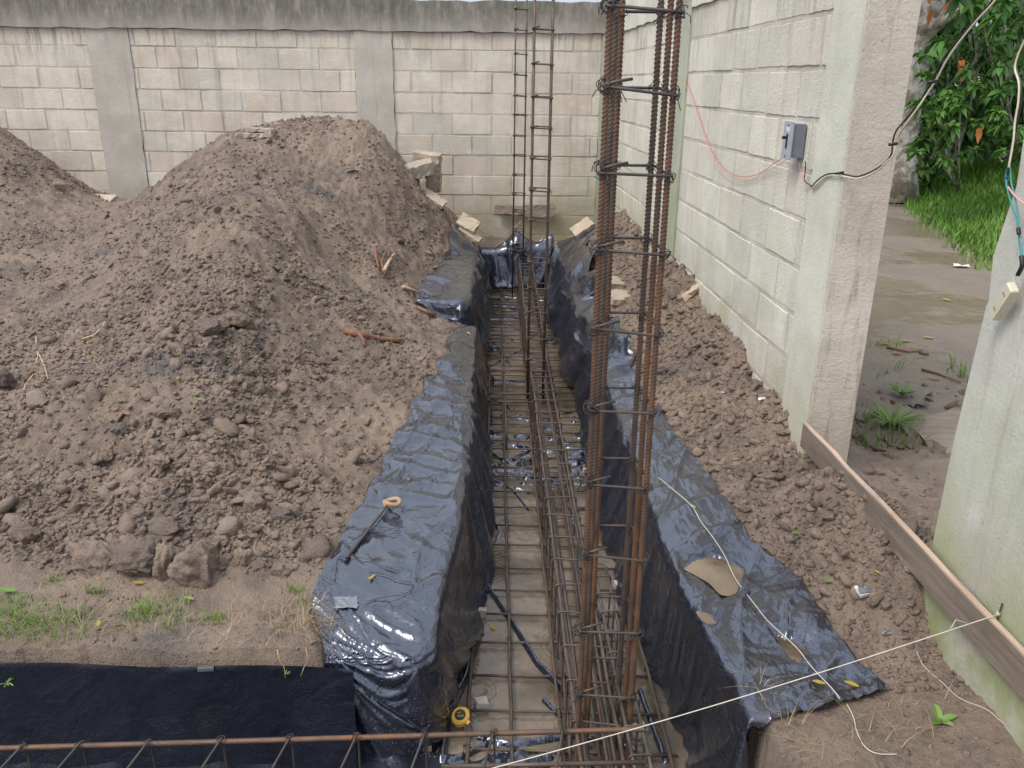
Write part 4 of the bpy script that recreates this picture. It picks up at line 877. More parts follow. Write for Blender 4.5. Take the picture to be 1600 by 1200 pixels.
# cage of the cross trench
xc = thing('rebar_beam_cage', (-.5, 1.7, -.3), 'rebar cage lying in the cross trench along the bottom of the picture', 'rebar cage')
a, b = P(-30, 1170, 1.80), P(1010, 1139, 1.80)
mb = MB(); ribbed(mb, a, b, .0068, .0075, 8); mb.build('longitudinal_bar', M_rusto, xc, smooth=True)
a2, b2 = P(690, 1198, 1.72), P(1010, 1191, 1.72)
for q in (Vector((0, -.17, -.01)), Vector((0, -.17, -.2)), Vector((0, -.01, -.2))): mb = MB(); mb.tube([a+q, b+q], .0068, 8); mb.build('longitudinal_bar', M_rust, xc, smooth=True)
mb = MB(); mb.tube([a2, b2], .0062, 8); mb.build('longitudinal_bar', M_rust, xc, smooth=True)
for k, px in enumerate((38, 128, 236, 350, 458, 562, 668, 775, 882)):
    t = a+(b-a)*((px+30)/1040); q = [t+Vector((0, .009, .009)), t+Vector((-.035, -.18, .0)), t+Vector((-.035, -.18, -.21)), t+Vector((0, .009, -.21))]
    mb = MB(); mb.tube(loop_pts(q), .0034, 6, True); s_ = mb.build('stirrup', M_steel, xc, smooth=True); knot(t+Vector((0, -.002, .006)), .010, .001, 3, 300+k, .02).build('tie_wire', M_wire, s_, smooth=True)

# ------------------------------------------------------------------ loose pieces
def rot(ax, ay, az): return Matrix.Rotation(math.radians(az), 3, 'Z') @ Matrix.Rotation(math.radians(ay), 3, 'Y') @ Matrix.Rotation(math.radians(ax), 3, 'X')
def chunk(name, c, dims, r3, mat, label, cat, group=None, sd=0, rough=.004):
    """rough-edged block, plank or slab"""
    r = np.random.default_rng(sd); nn = [max(2, int(d/.03)+1) for d in dims]; nn = [min(k, 9) for k in nn]; V = {}; vs_ = []; Fa = []
    def vid(i, j, k):
        if (i, j, k) not in V:
            p = np.array([(i/(nn[0]-1)-.5)*dims[0], (j/(nn[1]-1)-.5)*dims[1], (k/(nn[2]-1)-.5)*dims[2]]); onE = sum((i in (0, nn[0]-1), j in (0, nn[1]-1), k in (0, nn[2]-1)))
            p *= 1-(.04 if onE >= 2 else 0)*min(1, .03/min(dims)*1.); p = p+r.normal(0, rough*(1 if onE >= 2 else .35), 3)*np.minimum(1, np.array(dims)/.04)
            V[(i, j, k)] = len(vs_); vs_.append(tuple(Vector(c)+r3 @ Vector(p)))
        return V[(i, j, k)]
    A, B, D_ = nn
    for i in range(A-1):
        for j in range(B-1): Fa.append((vid(i, j, 0), vid(i, j+1, 0), vid(i+1, j+1, 0), vid(i+1, j, 0))); Fa.append((vid(i, j, D_-1), vid(i+1, j, D_-1), vid(i+1, j+1, D_-1), vid(i, j+1, D_-1)))
    for i in range(A-1):
        for k in range(D_-1): Fa.append((vid(i, 0, k), vid(i+1, 0, k), vid(i+1, 0, k+1), vid(i, 0, k+1))); Fa.append((vid(i, B-1, k), vid(i, B-1, k+1), vid(i+1, B-1, k+1), vid(i+1, B-1, k)))
    for j in range(B-1):
        for k in range(D_-1): Fa.append((vid(0, j, k), vid(0, j, k+1), vid(0, j+1, k+1), vid(0, j+1, k))); Fa.append((vid(A-1, j, k), vid(A-1, j+1, k), vid(A-1, j+1, k+1), vid(A-1, j, k+1)))
    mb = MB(); mb.add(vs_, Fa); return setp(mb.build(name, mat), label, cat, group)
BG = 'broken blocks against the back wall'
chunk('concrete_block', P(668, 247, 8.15), (.24, .14, .10), rot(5, 8, -6), M_stone, 'white-topped broken block at the top of the stack beside the mound', 'block', BG, 1)
chunk('concrete_block', P(682, 254, 8.35), (.09, .12, .19), rot(3, 4, 2), M_brick, 'upright brown block nearest the wall in the stack', 'block', BG, 2)
chunk('concrete_block', P(655, 264, 8.0), (.26, .16, .11), rot(12, -14, 12), M_brick, 'half-buried tan block wedge below the white-topped block', 'block', BG, 3)
chunk('concrete_block', P(673, 283, 8.15), (.11, .13, .17), rot(8, 6, 4), M_brick, 'grey brown block under the tan wedge', 'block', BG, 4)
chunk('concrete_block', P(684, 285, 8.3), (.07, .12, .18), rot(0, 4, -2), M_brick, 'narrow upright block at the lower right of the stack', 'block', BG, 5)
chunk('concrete_block', P(660, 290, 7.95), (.05, .12, .13), rot(5, 0, 15), M_stone, 'thin pale block sliver on the left of the stack', 'block', BG, 6)
chunk('concrete_block', P(678, 310, 7.95), (.24, .15, .035), rot(15, 32, -8), M_stone, 'flat pale slab sliding down below the block stack', 'block', BG, 7)
chunk('concrete_block', P(731, 350, 7.95), (.20, .15, .06), rot(38, 26, -12), M_stone, 'pale block weighing the sheet corner, upper of the pair left of the trench end', 'block', 'blocks holding the sheets down', 8)
chunk('concrete_block', P(733, 368, 7.9), (.24, .09, .06), rot(25, 30, -10), M_stone, 'pale wood-like block just below the upper sheet weight left of the trench end', 'block', 'blocks holding the sheets down', 9)
chunk('concrete_block', P(910, 356, 8.15), (.22, .16, .05), rot(20, -32, 10), M_stone, 'pale slab weighing the right sheet at the back wall', 'block', 'blocks holding the sheets down', 10)
p = onG(972, 470, .02); chunk('concrete_block', p, (.17, .24, .045), rot(4, 3, 4), M_stone, 'pale square slab lying behind the near column on the right bank', 'block', None, 11)
p = onG(960, 446, .02); chunk('concrete_block', p, (.28, .24, .05), rot(8, 8, 30), M_brick, 'brown slab half buried behind the pale square slab', 'block', None, 12)
chunk('wooden_board', P(143, 312, 8.0), (.38, .30, .025), rot(10, 3, 6), M_stone, 'pale flat board lying between the two dirt mounds', 'board', None, 13)
chunk('wooden_board', P(382, 214, 7.5), (.14, .12, .06), rot(0, 0, 5), M_grey, 'short dark board end on the crest of the large mound', 'board', 'boards on the mound crest', 14)
chunk('wooden_board', P(408, 203, 7.5), (.22, .15, .03), rot(0, 3, -2), M_brick, 'top board of the small stack on the mound crest', 'board', 'boards on the mound crest', 15)
chunk('wooden_board', P(405, 211, 7.48), (.25, .15, .035), rot(0, -2, 3), M_brick, 'second board of the small stack on the mound crest', 'board', 'boards on the mound crest', 16)
chunk('wooden_board', P(400, 221, 7.46), (.38, .12, .04), rot(0, -4, 0), M_grey, 'dark bottom board of the small stack on the mound crest', 'board', 'boards on the mound crest', 17)
chunk('wooden_board', P(475, 199, 7.9), (.72, .1, .06), rot(0, 2, 0), M_brick, 'long brown board behind the mound crest right of the small stack', 'board', 'boards on the mound crest', 18)
chunk('wooden_board', P(797, 328, 8.74), (.32, .03, .09), rot(-5, 1, 0), M_grey, 'weathered grey board leaning on the back wall behind the thin column', 'board', 'grey boards at the back wall', 19)
chunk('wooden_board', P(843, 330, 8.73), (.34, .03, .13), rot(-5, 0, 0), M_grey, 'wider grey board leaning on the back wall behind the middle column', 'board', 'grey boards at the back wall', 20)
a = P(1052, 418, 5.75); b = P(1082, 462, 5.0); d = (b-a); mid = (a+b)/2
chunk('wooden_board', mid+Vector((0, 0, .01)), (.13, d.length, .03), Matrix.Rotation(math.atan2(-d.x, d.y), 3, 'Z') @ Matrix.Rotation(math.asin(d.z/d.length), 3, 'X') @ Matrix.Rotation(math.radians(38), 3, 'Y'), M_plank, 'orange pine board end sticking out of the soil at the right wall', 'board', None, 21)
p = onG(1475, 690, .02); chunk('stone_slab', p+Vector((.06, .03, 0)), (.42, .36, .05), rot(3, -4, 25), M_grey, 'flat brown slab on the mud behind the near pillar', 'slab', None, 22, .008)

# big clods at the foot of the mound, one by one
def rock(px, py, wpx, hpx, label, sd, tint_=.5, dz=0.):
    p = onG(px, py+hpx*.28); dep = p.y*math.cos(TH)+(CZ-p.z)*math.sin(TH); w_ = wpx/F*dep/2; h_ = hpx/F*dep/2
    V = lumpV(sd, IV4, .42); V = V/np.abs(V).max(0); rr = np.random.default_rng(sd)
    V = V*(1+.10*fbm(V[:, 0]*1.6+V[:, 2]*1.1+sd, V[:, 1]*1.6-V[:, 2]*1.3, 5, sd % 50, .68)[:, None]*1.6)
    for k in range(3):
        sc_ = 4*2**k; V = V*(1+.07/(1.5**k)*(np.sin(V@rr.normal(0, sc_, 3)+1)*np.sin(V@rr.normal(0, sc_, 3)+2))[:, None])
    V = V*np.array([w_, (w_+h_)*.45, h_*.95])+np.array(p)+np.array([0, 0, h_*.35+dz])
    o = npmesh('soil_clod', V, IF4, M_soil, np.full(len(V), tint_)); setp(o, label, 'soil clod', 'large clods at the foot of the mound')
for i, a in enumerate([(312, 872, 92, 92, 'largest smooth grey brown clod at the foot of the mound', .48), (218, 872, 92, 80, 'dark crumbly clod left of the largest clod', .80), (262, 872, 44, 76, 'narrow upright clod wedged between the dark and the largest clod', .5), (145, 872, 82, 62, 'broad muddy clod left of the dark clod', .45),
                       (258, 825, 66, 52, 'dark clod behind and above the dark crumbly one', .72), (388, 778, 56, 44, 'rounded grey clod up the slope from the largest clod', .6), (345, 842, 30, 22, 'small clod just above the largest clod', .45), (378, 872, 38, 34, 'clod lying at the right of the largest clod', .5),
                       (435, 803, 50, 24, 'flat grey slate-like clod on the right of the slope', .85), (40, 838, 60, 40, 'clod near the left edge at the mound foot', .5), (247, 722, 42, 30, 'brown clod in the middle of the lower slope', .4), (160, 712, 38, 28, 'clod on the slope above the broad muddy clod', .5),
                       (262, 645, 42, 24, 'brown wedge clod halfway up the mound front', .65), (330, 512, 56, 32, 'dark crumbling clod high on the front of the mound', .72), (365, 500, 60, 38, 'large pale clod beside the dark crumbling one', .42), (8, 590, 36, 40, 'pale grey clod cut by the left edge', .8), (190, 672, 40, 20, 'flat dark clod in the lower slope', .85),
                       (330, 735, 34, 30, 'squat clod right of the middle slope clods', .45), (440, 890, 34, 22, 'small dark clod close to the left sheet edge', .6), (90, 288, 26, 26, 'round clod on the slope of the far left mound', .5), (1165, 735, 40, 30, 'clod on the right bank near the gate pillar', .5), (1240, 640, 30, 40, 'mud lump stuck against the gate pillar foot', .7)]):
    rock(a[0], a[1], a[2], a[3], a[4], 500+i, a[5])

# hooked tool and wire on the left sheet
p0, p1 = onS('left_near', 541, 872, .012), onS('left_near', 606, 797, .022); t = thing('bending_tool', tuple(p0), 'steel rod tool with a tan rubber loop handle lying on the near left sheet', 'hand tool')
mb = MB(); ribbed(mb, p0, p1, .0048, .01, 8, .0005, 0); mb.tube([p0, p0+Vector((-.004, 0, -.014))], .005, 8); mb.build('rod', M_steel, t, smooth=True)
c0 = p1+Vector((.012, .02, .008)); mb = MB(); lp = [c0+Vector((.030*math.cos(q)+.006, .022*math.sin(q), .004*math.sin(q*2))) for q in np.linspace(-2.6, 3.2, 22)]
mb.tube([p1+Vector((-.002, -.004, .0))]+lp+[p1+Vector((.002, .002, .004))], .0088, 10); mb.build('loop_handle', M_tan, t, smooth=True)
def wire_on(key, pl, r_, mat, name, label, cat, dz=.006, sub_=6, group=None):
    Q = [onS(key, px, py, dz) if key else onG(px, py, dz) for px, py in pl]; out = []
    for i in range(len(Q)-1):
        a, b, c_, d = Q[max(i-1, 0)], Q[i], Q[i+1], Q[min(i+2, len(Q)-1)]
        for u in np.linspace(0, 1, sub_, endpoint=False): out.append(.5*((2*b)+(c_-a)*u+(2*a-5*b+4*c_-d)*u*u+(3*b-a-3*c_+d)*u**3))
    out.append(Q[-1]); mb = MB(); mb.tube(out, r_, 5); return setp(mb.build(name, mat, smooth=True), label, cat, group)
wire_on('left_near', [(500,898),(520,905),(532,870),(548,868),(570,872),(600,882),(620,890),(600,884)], .0012, M_wire, 'tie_wire', 'black tie wire curling out from under the rod tool', 'wire')
wire_on('left_near', [(575,893),(600,896),(625,905),(640,912),(640,920),(628,927),(600,930),(570,938)], .0012, M_wire, 'tie_wire', 'long hairpin of black tie wire below the rod tool', 'wire')
wire_on('left_near', [(585,820),(605,822),(622,825),(612,833),(596,830)], .0011, M_wire, 'tie_wire', 'short curl of tie wire right of the rod tool', 'wire')
wire_on('right', [(1030,745),(1055,765),(1078,790),(1098,815),(1112,840),(1128,870),(1150,905),(1180,945),(1205,975),(1240,1010),(1270,1045),(1300,1080),(1318,1100)], .0014, M_string, 'string', 'loose dirty string snaking across the right sheet', 'string', .010)
wire_on(None, [(1322,1104),(1333,1125),(1338,1150),(1352,1172),(1372,1182),(1400,1184)], .0014, M_string, 'string', 'end of the loose string lying on bare soil below the right sheet', 'string')
wire_on(None, [(1432,1020),(1442,1045),(1470,1070),(1500,1095),(1540,1115),(1575,1140),(1605,1165)], .0022, M_cord, 'root', 'thin pale root running along the foot of the near pillar', 'root', .004)
mb = MB(); q = [P(700, 335, 8.0), P(722, 341, 8.1), P(735, 345, 8.1), P(752, 362, 8.3), P(770, 369, 8.4), P(790, 364, 8.5), P(808, 352, 8.55), P(815, 345, 8.6)]; mb.tube(q, .003, 6); setp(mb.build('string', M_cord, smooth=True), 'slack pale string hanging in front of the back wall foot', 'string')
# white threads of tape
def patch(key, px, py, w_, h_, mat, label, name='tape_patch', sd=0):
    V = []; n_ = 6
    for i in range(n_+1):
        for j in range(n_+1):
            u = (i/n_-.5)*w_; v_ = (j/n_-.5)*h_; rr = random.Random(sd*99+i*7+j); V.append(tuple(onS(key, px+u+v_*.15, py+v_, 0)+Vector((0, -.004, .004+rr.uniform(0, .0015)))))
    i = gridfaces(n_+1, n_+1); mb = MB(); mb.add(V, [tuple(f) for f in i.tolist()]); o = mb.build(name, mat); return setp(o, label, 'tape')
patch('left_near', 540, 938, 34, 18, M_tape, 'crumpled silver tape patch on the near corner of the left sheet', sd=1)
patch('left_near', 542, 1092, 38, 26, M_tape2, 'torn clear tape patch low on the hanging left sheet', sd=2)
patch('side', 322, 1042, 24, 24, M_tape2, 'square of clear tape at the top edge of the hanging matte sheet', sd=3)
patch('side', 8, 1032, 26, 16, M_tape2, 'clear tape at the far left of the hanging matte sheet', sd=4)
# tape measure
p = P(720, 1120, 2.195); mb = MB(); t = thing('tape_measure', tuple(p), 'small yellow tape measure with a black round label beside the rebar mat', 'tape measure'); Rm = Matrix.Rotation(math.radians(24), 3, 'X') @ Matrix.Rotation(math.radians(-6), 3, 'Y')
def disc(r_, z0, z1, sq=.0, n_=28, cx=0, cy=0):
    V = []
    for z in (z0, z1):
        for k in range(n_):
            a = 2*math.pi*k/n_; rr = r_*(1+sq*(abs(math.cos(a-.8))**8)); V.append(tuple(p+Rm @ Vector((cx+rr*math.cos(a), cy+rr*math.sin(a), z))))
    return V, [tuple(range(n_-1, -1, -1)), tuple(range(n_, 2*n_))]+[(k, (k+1) % n_, (k+1) % n_+n_, k+n_) for k in range(n_)]
mb.add(*disc(.029, -.012, .010, .1)); mb.add(*disc(.0255, .0098, .0145, .05)); V, Fa = disc(.009, -.012, .006, .3, 4, .024, -.020); mb.add(V, Fa); bd = mb.build('case', M_yel, t)
mb = MB(); mb.add(*disc(.0185, .0145, .0155)); lb = mb.build('label', M_lab, t)
mb = MB()
for (u, v_, w_, h_) in ((-.004, .0065, .013, .0032), (.001, -.0035, .02, .0052), (0, .0115, .006, .0015)): mb.box(p+Rm @ Vector((u, v_, .0160)), (w_/2, h_/2, .0003), Rm)
mb.build('lettering_band', M_ly, lb)
mb = MB(); mb.tube([p+Rm @ Vector((-.02, -.024, -.004)), p+Rm @ Vector((-.030, -.036, -.012)), p+Rm @ Vector((-.022, -.052, -.016)), p+Rm @ Vector((-.006, -.056, -.016))], .0014, 6); mb.build('strap', M_blk, t, smooth=True)
# mortar spacers under the mat
for i, (px, py, s_, lab) in enumerate([(753, 957, .026, 'white mortar spacer under the left mat bar, level with the yellow leaf'), (752, 1102, .032, 'pale mortar spacer beside the yellow tape measure'), (750, 815, .024, 'mortar spacer at the left mat bar below the bank bulge'), (757, 650, .022, 'small mortar spacer far up the left mat bar'), (966, 915, .026, 'mortar spacer seen between the heavy column bars'), (1000, 1142, .03, 'mortar spacer behind the foot of the near column'),
                                       (756, 735, .02, 'tiny mortar spacer beneath the left mat bar above the middle one'), (915, 735, .022, 'mortar spacer beneath the right mat bar')]):
    q = G(px, py, -.385); chunk('mortar_spacer', q, (s_*1.3, s_*1.2, s_*1.3), rot(0, 4, 12*(i % 3)), M_spacer, lab, 'spacer', 'mortar spacers under the rebar mat', 60+i, .002)

# leaves
def leaf(c, L, wd, az, tilt, mat, label=None, curl=.15, name='fallen_leaf', t=.5, build=True, mbx=None):
    c = Vector(c); Rr = Matrix.Rotation(az, 3, 'Z') @ Matrix.Rotation(tilt, 3, 'X'); V = []; n_ = 6
    for i in range(n_+1):
        u = i/n_; ww = wd/2*math.sin(math.pi*min(u*.93+.05, 1))**.7
        for s_ in (-1, 0, 1): V.append(tuple(c+Rr @ Vector(((s_*ww), (u-.5)*L, abs(s_)*ww*.35+curl*L*(u-.5)**2))))
    Fa = [(3*i+k, 3*i+k+1, 3*i+4+k, 3*i+3+k) for i in range(n_) for k in range(2)]
    mb = mbx or MB(); mb.add(V, Fa, t)
    if build: return setp(mb.build(name, mat, attr=True), label, 'leaf', 'fallen leaves')
for i, (kind, px, py, L, az, mat, lab) in enumerate([
    ('right', 1281, 1066, .045, 1.2, M_ly, 'orange yellow leaf on the right sheet, left of the pair under the string'), ('right', 1326, 1070, .05, 1.0, M_ly, 'larger yellow green leaf on the right sheet, right of the pair under the string'),
    ('right', 1086, 790, .035, .3, M_lg, 'small green leaf on the right sheet next to the loose string'), ('left_near', 582, 901, .035, -.9, M_ly, 'small curled orange leaf on the near left sheet'), ('left_near', 735, 520, .05, .4, M_ly, 'yellow speck leaf at the far end of the left sheet'),
    ('w', 770, 980, .045, .2, M_ly, 'yellow leaf floating left of the water fold'), ('w', 833, 1172, .05, 1.3, M_lg, 'yellow green leaf in the water at the bottom of the picture'), ('w', 772, 850, .03, 1.4, M_lg, 'small leaf floating by the left mat bar'), ('w', 952, 957, .045, 1.0, M_lb, 'olive leaf in the water between the near column bars'), ('w', 1008, 1163, .045, .1, M_lg, 'green leaf in the water right of the column foot'), ('w', 778, 490, .06, 1.5, M_lg, 'pale green leaf at the far end of the water'),
    ('g', 1245, 838, .05, 1.3, M_lg, 'pale green leaf on the soil just right of the sheet edge'), ('g', 1296, 912, .055, 1.5, M_lg, 'bright green leaf on the right bank near the white packet'), ('g', 1371, 898, .03, .5, M_ly, 'tiny yellow leaf near the plank'),
    ('g', 278, 558, .04, .3, M_lg, 'upper yellow green leaf high on the mound front'), ('g', 278, 593, .04, .2, M_ly, 'yellow leaf in the middle of the mound front'), ('g', 164, 607, .04, 1.2, M_lg, 'green leaf on the left of the mound front'), ('g', 312, 631, .04, 1.5, M_lg, 'small green leaf right of centre on the mound front'), ('g', 196, 650, .05, .9, M_lb, 'curled tan leaf above the lower clods'),
    ('g', 151, 771, .04, 1.3, M_lg, 'yellow green leaf on the lower left slope'), ('g', 306, 787, .035, .8, M_ly, 'small orange leaf among the lower clods'), ('g', 217, 915, .05, 1.5, M_ly, 'yellow leaf at the foot of the dark clod'), ('g', 295, 940, .045, 1.2, M_lg, 'green leaf in front of the largest clod'), ('g', 154, 977, .035, .2, M_ly, 'yellow leaf between the grass tufts on the bank'), ('g', 12, 930, .07, 1.4, M_lg, 'long olive leaf at the left edge of the bank'), ('g', 100, 935, .03, .4, M_lb, 'rusty leaf scrap on the bank'),
    ('g', 1415, 535, .09, 1.5, M_ly, 'yellow leaf on the muddy road nearest the gate pillar'), ('g', 1450, 530, .09, 1.3, M_ly, 'yellow leaf in the middle of the muddy road'), ('g', 1382, 540, .09, 1.5, M_ly, 'orange leaf beside the gate pillar on the road'), ('g', 1400, 555, .08, 1.2, M_lb, 'small orange leaf before the twigs on the road'), ('g', 1458, 594, .08, .9, M_lb, 'rust coloured leaf at the near side of the road'), ('g', 1478, 470, .09, .3, M_ly, 'far yellow leaf on the wet road')]):
    q = onG(px, py, .008) if kind == 'g' else (G(px, py, WZ+.004) if kind == 'w' else onS(kind, px, py, .006))
    leaf(q, L*.82, L*.36, az+.2, .12, mat, lab, t=random.random())
# litter
q = onG(1347, 930, .012); t = thing('packet', tuple(q), 'crumpled white paper packet on the mud beside the plank', 'packet')
mb = MB(); mb.box(q, (.019, .021, .006), rot(12, -8, 12)); mb.build('packet_body', M_paper, t); mb = MB(); mb.box(q+Vector((.002, -.01, .009)), (.02, .010, .002), rot(18, -4, 8)); mb.build('folded_flap', M_tape, t)
for px, py, s_, m_, lab in [(1385, 993, .014, M_tape, 'scrap of silver foil on the dark mud below the packet'), (1192, 627, .022, M_paper, 'white plastic sliver on the right bank near the gate pillar'), (125, 572, .03, M_tape, 'shiny grey scrap on the left of the mound'), (1435, 637, .05, M_tape2, 'pale plastic scrap by the grass outside the gate'), (552, 273, .05, M_paper, 'curled white scrap near the top of the mound'), (1130, 617, .010, M_paper, 'white pebble-like scrap high on the right bank'), (1500, 418, .07, M_paper, 'white litter scrap on the wet road')]:
    p = onG(px, py, .006); r = random.Random(px); V = []
    for i in range(4):
        for j in range(4): V.append((p.x+(i/3-.5)*s_*2+r.uniform(-.2, .2)*s_, p.y+(j/3-.5)*s_+r.uniform(-.2, .2)*s_, p.z+r.uniform(0, .5)*s_))
    mb = MB(); mb.add(V, [tuple(f) for f in gridfaces(4, 4).tolist()]); setp(mb.build('litter_scrap', m_), lab, 'litter')
# roots and splinters in the mound
def stick(pl, r0, r1, mat, label, name='root', lift=.01):
    Q = [onG(a, b, lift) for a, b in pl]; mb = MB(); n_ = len(Q); mb.tube(Q, r0, 8, rr=[r0+(r1-r0)*i/(n_-1) for i in range(n_)]); return setp(mb.build(name, mat, smooth=True), label, 'root')
stick([(538, 521), (555, 524), (572, 529), (590, 533), (608, 534), (626, 536)], .022, .014, M_root, 'thick reddish root lying on the mound shoulder')
stick([(560, 524), (568, 536), (570, 545)], .012, .006, M_root, 'short fork of the reddish root on the mound shoulder')
stick([(652, 485), (664, 490), (680, 498)], .014, .018, M_root, 'brown wooden stub poking over the sheet at the notch', lift=.02)
stick([(586, 392), (588, 410), (592, 425)], .012, .006, M_root, 'dark upright root splinter above the sheet notch', lift=.03)
stick([(600, 430), (608, 415), (616, 403), (622, 404)], .016, .007, M_pale, 'pale torn root end above the sheet notch', lift=.03)
stick([(630, 453), (645, 458), (656, 462)], .014, .008, M_pale, 'orange torn root at the left of the far sheet', lift=.02)
stick([(602, 440), (596, 420), (604, 400), (612, 392)], .010, .004, M_root, 'thin reddish root beside the pale torn one', lift=.04)
stick([(57, 530), (60, 560), (52, 590), (40, 605), (35, 622)], .004, .002, M_straw if False else M_pale, 'thin pale root trailing down the left slope')
stick([(60, 555), (70, 575), (76, 598)], .0035, .002, M_pale, 'side branch of the thin pale root on the left slope')
stick([(128, 536), (148, 528), (160, 515), (165, 505)], .005, .003, M_pale, 'bent pale straw stem on the left of the mound')
stick([(1350, 480), (1420, 545), (1500, 560)][:0] or [(1385, 545), (1420, 552), (1440, 550)], .008, .005, M_root, 'brown twig on the road by the gate pillar')
stick([(1440, 580), (1470, 588), (1500, 600)], .008, .005, M_root, 'second brown twig on the road by the near pillar')

# ------------------------------------------------------------------ grass
def blades(name, x, y, z, h, mat, label, lean=.5, wd=.004, seg=3, cat='grass', kind='stuff', tr_=(0, 1)):
    n_ = len(x); az = rng.random(n_)*6.283; ln = lean*(.3+rng.random(n_)); hh = h*(.5+rng.random(n_)); Vs = []; 
    for i in range(seg+1):
        u = i/seg; w_ = wd*(1-u**1.5)*(.7+.6*rng.random(n_)) if i == 0 else w_*0+wd*(1-u**1.5); ox = np.cos(az)*ln*hh*u**2; oy = np.sin(az)*ln*hh*u**2; zz = z+hh*u*(1-.3*ln*u)
        px_, py_ = -np.sin(az)*w_, np.cos(az)*w_
        Vs.append(np.stack([x+ox-px_, y+oy-py_, zz], 1)); Vs.append(np.stack([x+ox+px_, y+oy+py_, zz], 1))
    V = np.stack(Vs, 1); k = 2*(seg+1); f0 = np.array([[2*i, 2*i+1, 2*i+3, 2*i+2] for i in range(seg)]); Fa = (f0[None]+(np.arange(n_)*k)[:, None, None]).reshape(-1, 4)
    o = npmesh(name, V.reshape(-1, 3), Fa, mat, np.repeat(rng.random(n_)*(tr_[1]-tr_[0])+tr_[0], k)); return setp(o, label, cat, None, kind)
def tuft_pts(lst, dens):
    xs_, ys_ = [], []
    for px, py, rad, m_ in lst:
        p = onG(px, py); q = int(m_*dens); xs_.append(p.x+rng.normal(0, rad, q)); ys_.append(p.y+rng.normal(0, rad*.7, q))
    return np.concatenate(xs_), np.concatenate(ys_)
x, y = tuft_pts([(20, 968, .05, 60), (45, 978, .04, 50), (8, 950, .05, 40), (75, 990, .05, 45), (95, 975, .05, 35), (60, 960, .06, 25), (220, 965, .03, 45), (240, 955, .04, 40), (225, 950, .05, 30), (270, 975, .03, 25), (330, 968, .03, 40), (275, 950, .04, 20), (148, 928, .015, 20), (82, 910, .02, 14), (462, 925, .02, 25), (485, 945, .02, 10), (120, 968, .03, 25), (180, 990, .03, 10), (30, 940, .04, 25), (110, 1000, .03, 12), (5, 990, .04, 20)], 1.6)
k = y > EN+.01; blades('grass', x[k], y[k], hs(x[k], y[k]), .032, M_grass2, 'sparse green grass tufts on the bank in front of the mound', .9, .0016)
x, y = tuft_pts([(40, 990, .12, 60), (250, 985, .15, 60), (440, 960, .06, 50), (470, 975, .06, 40), (490, 960, .04, 30), (450, 1000, .07, 30), (380, 985, .1, 30), (120, 1000, .1, 30), (500, 985, .03, 50), (70, 530, .05, 60), (600, 545, .05, 20), (700, 545, .03, 30), (690, 520, .03, 20)], 1.5)
k = (y > EN+.01); blades('dry_straw', x[k], y[k], hs(x[k], y[k])+.002, .05, M_straw, 'dry straw and rootlets matted on the bank edge', 1.8, .0009, cat='straw')
n_ = 900; x = rng.uniform(-2.2, 1.35, n_); y = rng.uniform(1.9, 5, n_); k = notsheet(x, y) & ~onsheet(x, y); blades('dry_straw', x[k], y[k], hs(x[k], y[k])+.002, .035, M_straw, 'scattered straw bits and fine roots lying in the dug soil', 2.6, .0008, cat='straw')
x, y = tuft_pts([(1165, 1135, .03, 60), (1190, 1160, .05, 50), (1240, 1170, .1, 40), (1430, 1160, .1, 30), (1380, 1120, .1, 30)], 1); blades('dry_straw', x, y, hs(x, y)+.002, .05, M_straw, 'dry straw on the bare soil at the lower right', 2.2, .0009, cat='straw')
# hanging rootlets over the side sheet and the green shoot at left
for pl, lab in (([(1155/2.667, 1015), (436, 1030), (444, 1042), (446, 1060)], 'thin dry root hanging over the matte sheet, left one'), ([(478, 1012), (481, 1030), (474, 1045), (470, 1057)], 'thin dry root hanging over the matte sheet, right one')):
    mb = MB(); mb.tube([P(a, b, EN-.045) for a, b in pl], .0013, 5); setp(mb.build('root', M_pale, smooth=True), lab, 'root')
def plant(name, base, nleaf, L, wd, mat, label, spread=1., sd=0, up=.6):
    r = random.Random(sd); t = thing(name, tuple(base), label, 'plant'); mb = MB(); b = Vector(base)
    for i in range(nleaf):
        az = r.uniform(0, 6.28); d = Vector((math.cos(az), math.sin(az), 0)); l_ = L*r.uniform(.6, 1.1); V = []; n_ = 6; s_ = Vector((-d.y, d.x, 0))
        for k in range(n_+1):
            u = k/n_; c_ = b+d*l_*u*spread+Vector((0, 0, l_*(up*u-.55*spread*u*u))); w_ = wd*math.sin(math.pi*min(.12+u*.88, 1))**.8
            V += [tuple(c_-s_*w_), tuple(c_+Vector((0, 0, -w_*.5))), tuple(c_+s_*w_)]
        mb.add(V, [(3*k+q, 3*k+q+1, 3*k+q+4, 3*k+q+3) for k in range(n_) for q in range(2)], r.random())
    mb.build('leaf', mat, t, attr=True); mb = MB(); mb.tube([b-Vector((0, 0, .01)), b+Vector((0, 0, L*.25))], wd*.35, 6); mb.build('stem', mat, t, attr=True); return t
plant('seedling', onG(1468, 1130), 5, .045, .011, M_lg, 'small seedling with bright green leaves on the soil at lower right', 1, 3, .9)
p = P(10, 1068, EN-.06); plant('grass_shoot', p, 9, .035, .002, M_lg, 'tiny green shoot in front of the matte sheet at the left edge', 1, 4, .7)
mb = MB(); p = P(446, 1052, EN-.05); 
for a in (-.9, -.2, .5, 1.4): leaf(p+Vector((math.cos(a)*.008, 0, math.sin(a)*.004)), .018, .003, a-1.57, .3, M_lg, build=False, mbx=mb)
setp(mb.build('sprout', M_lg, attr=True), 'tiny green sprout on the end of the hanging left root', 'plant')
g = onG(1392, 668); plant('grass_clump', g, 60, .17, .0045, M_grass2, 'bright broad-bladed grass clump outside the gate by the pillar', 1.0, 5, .95)
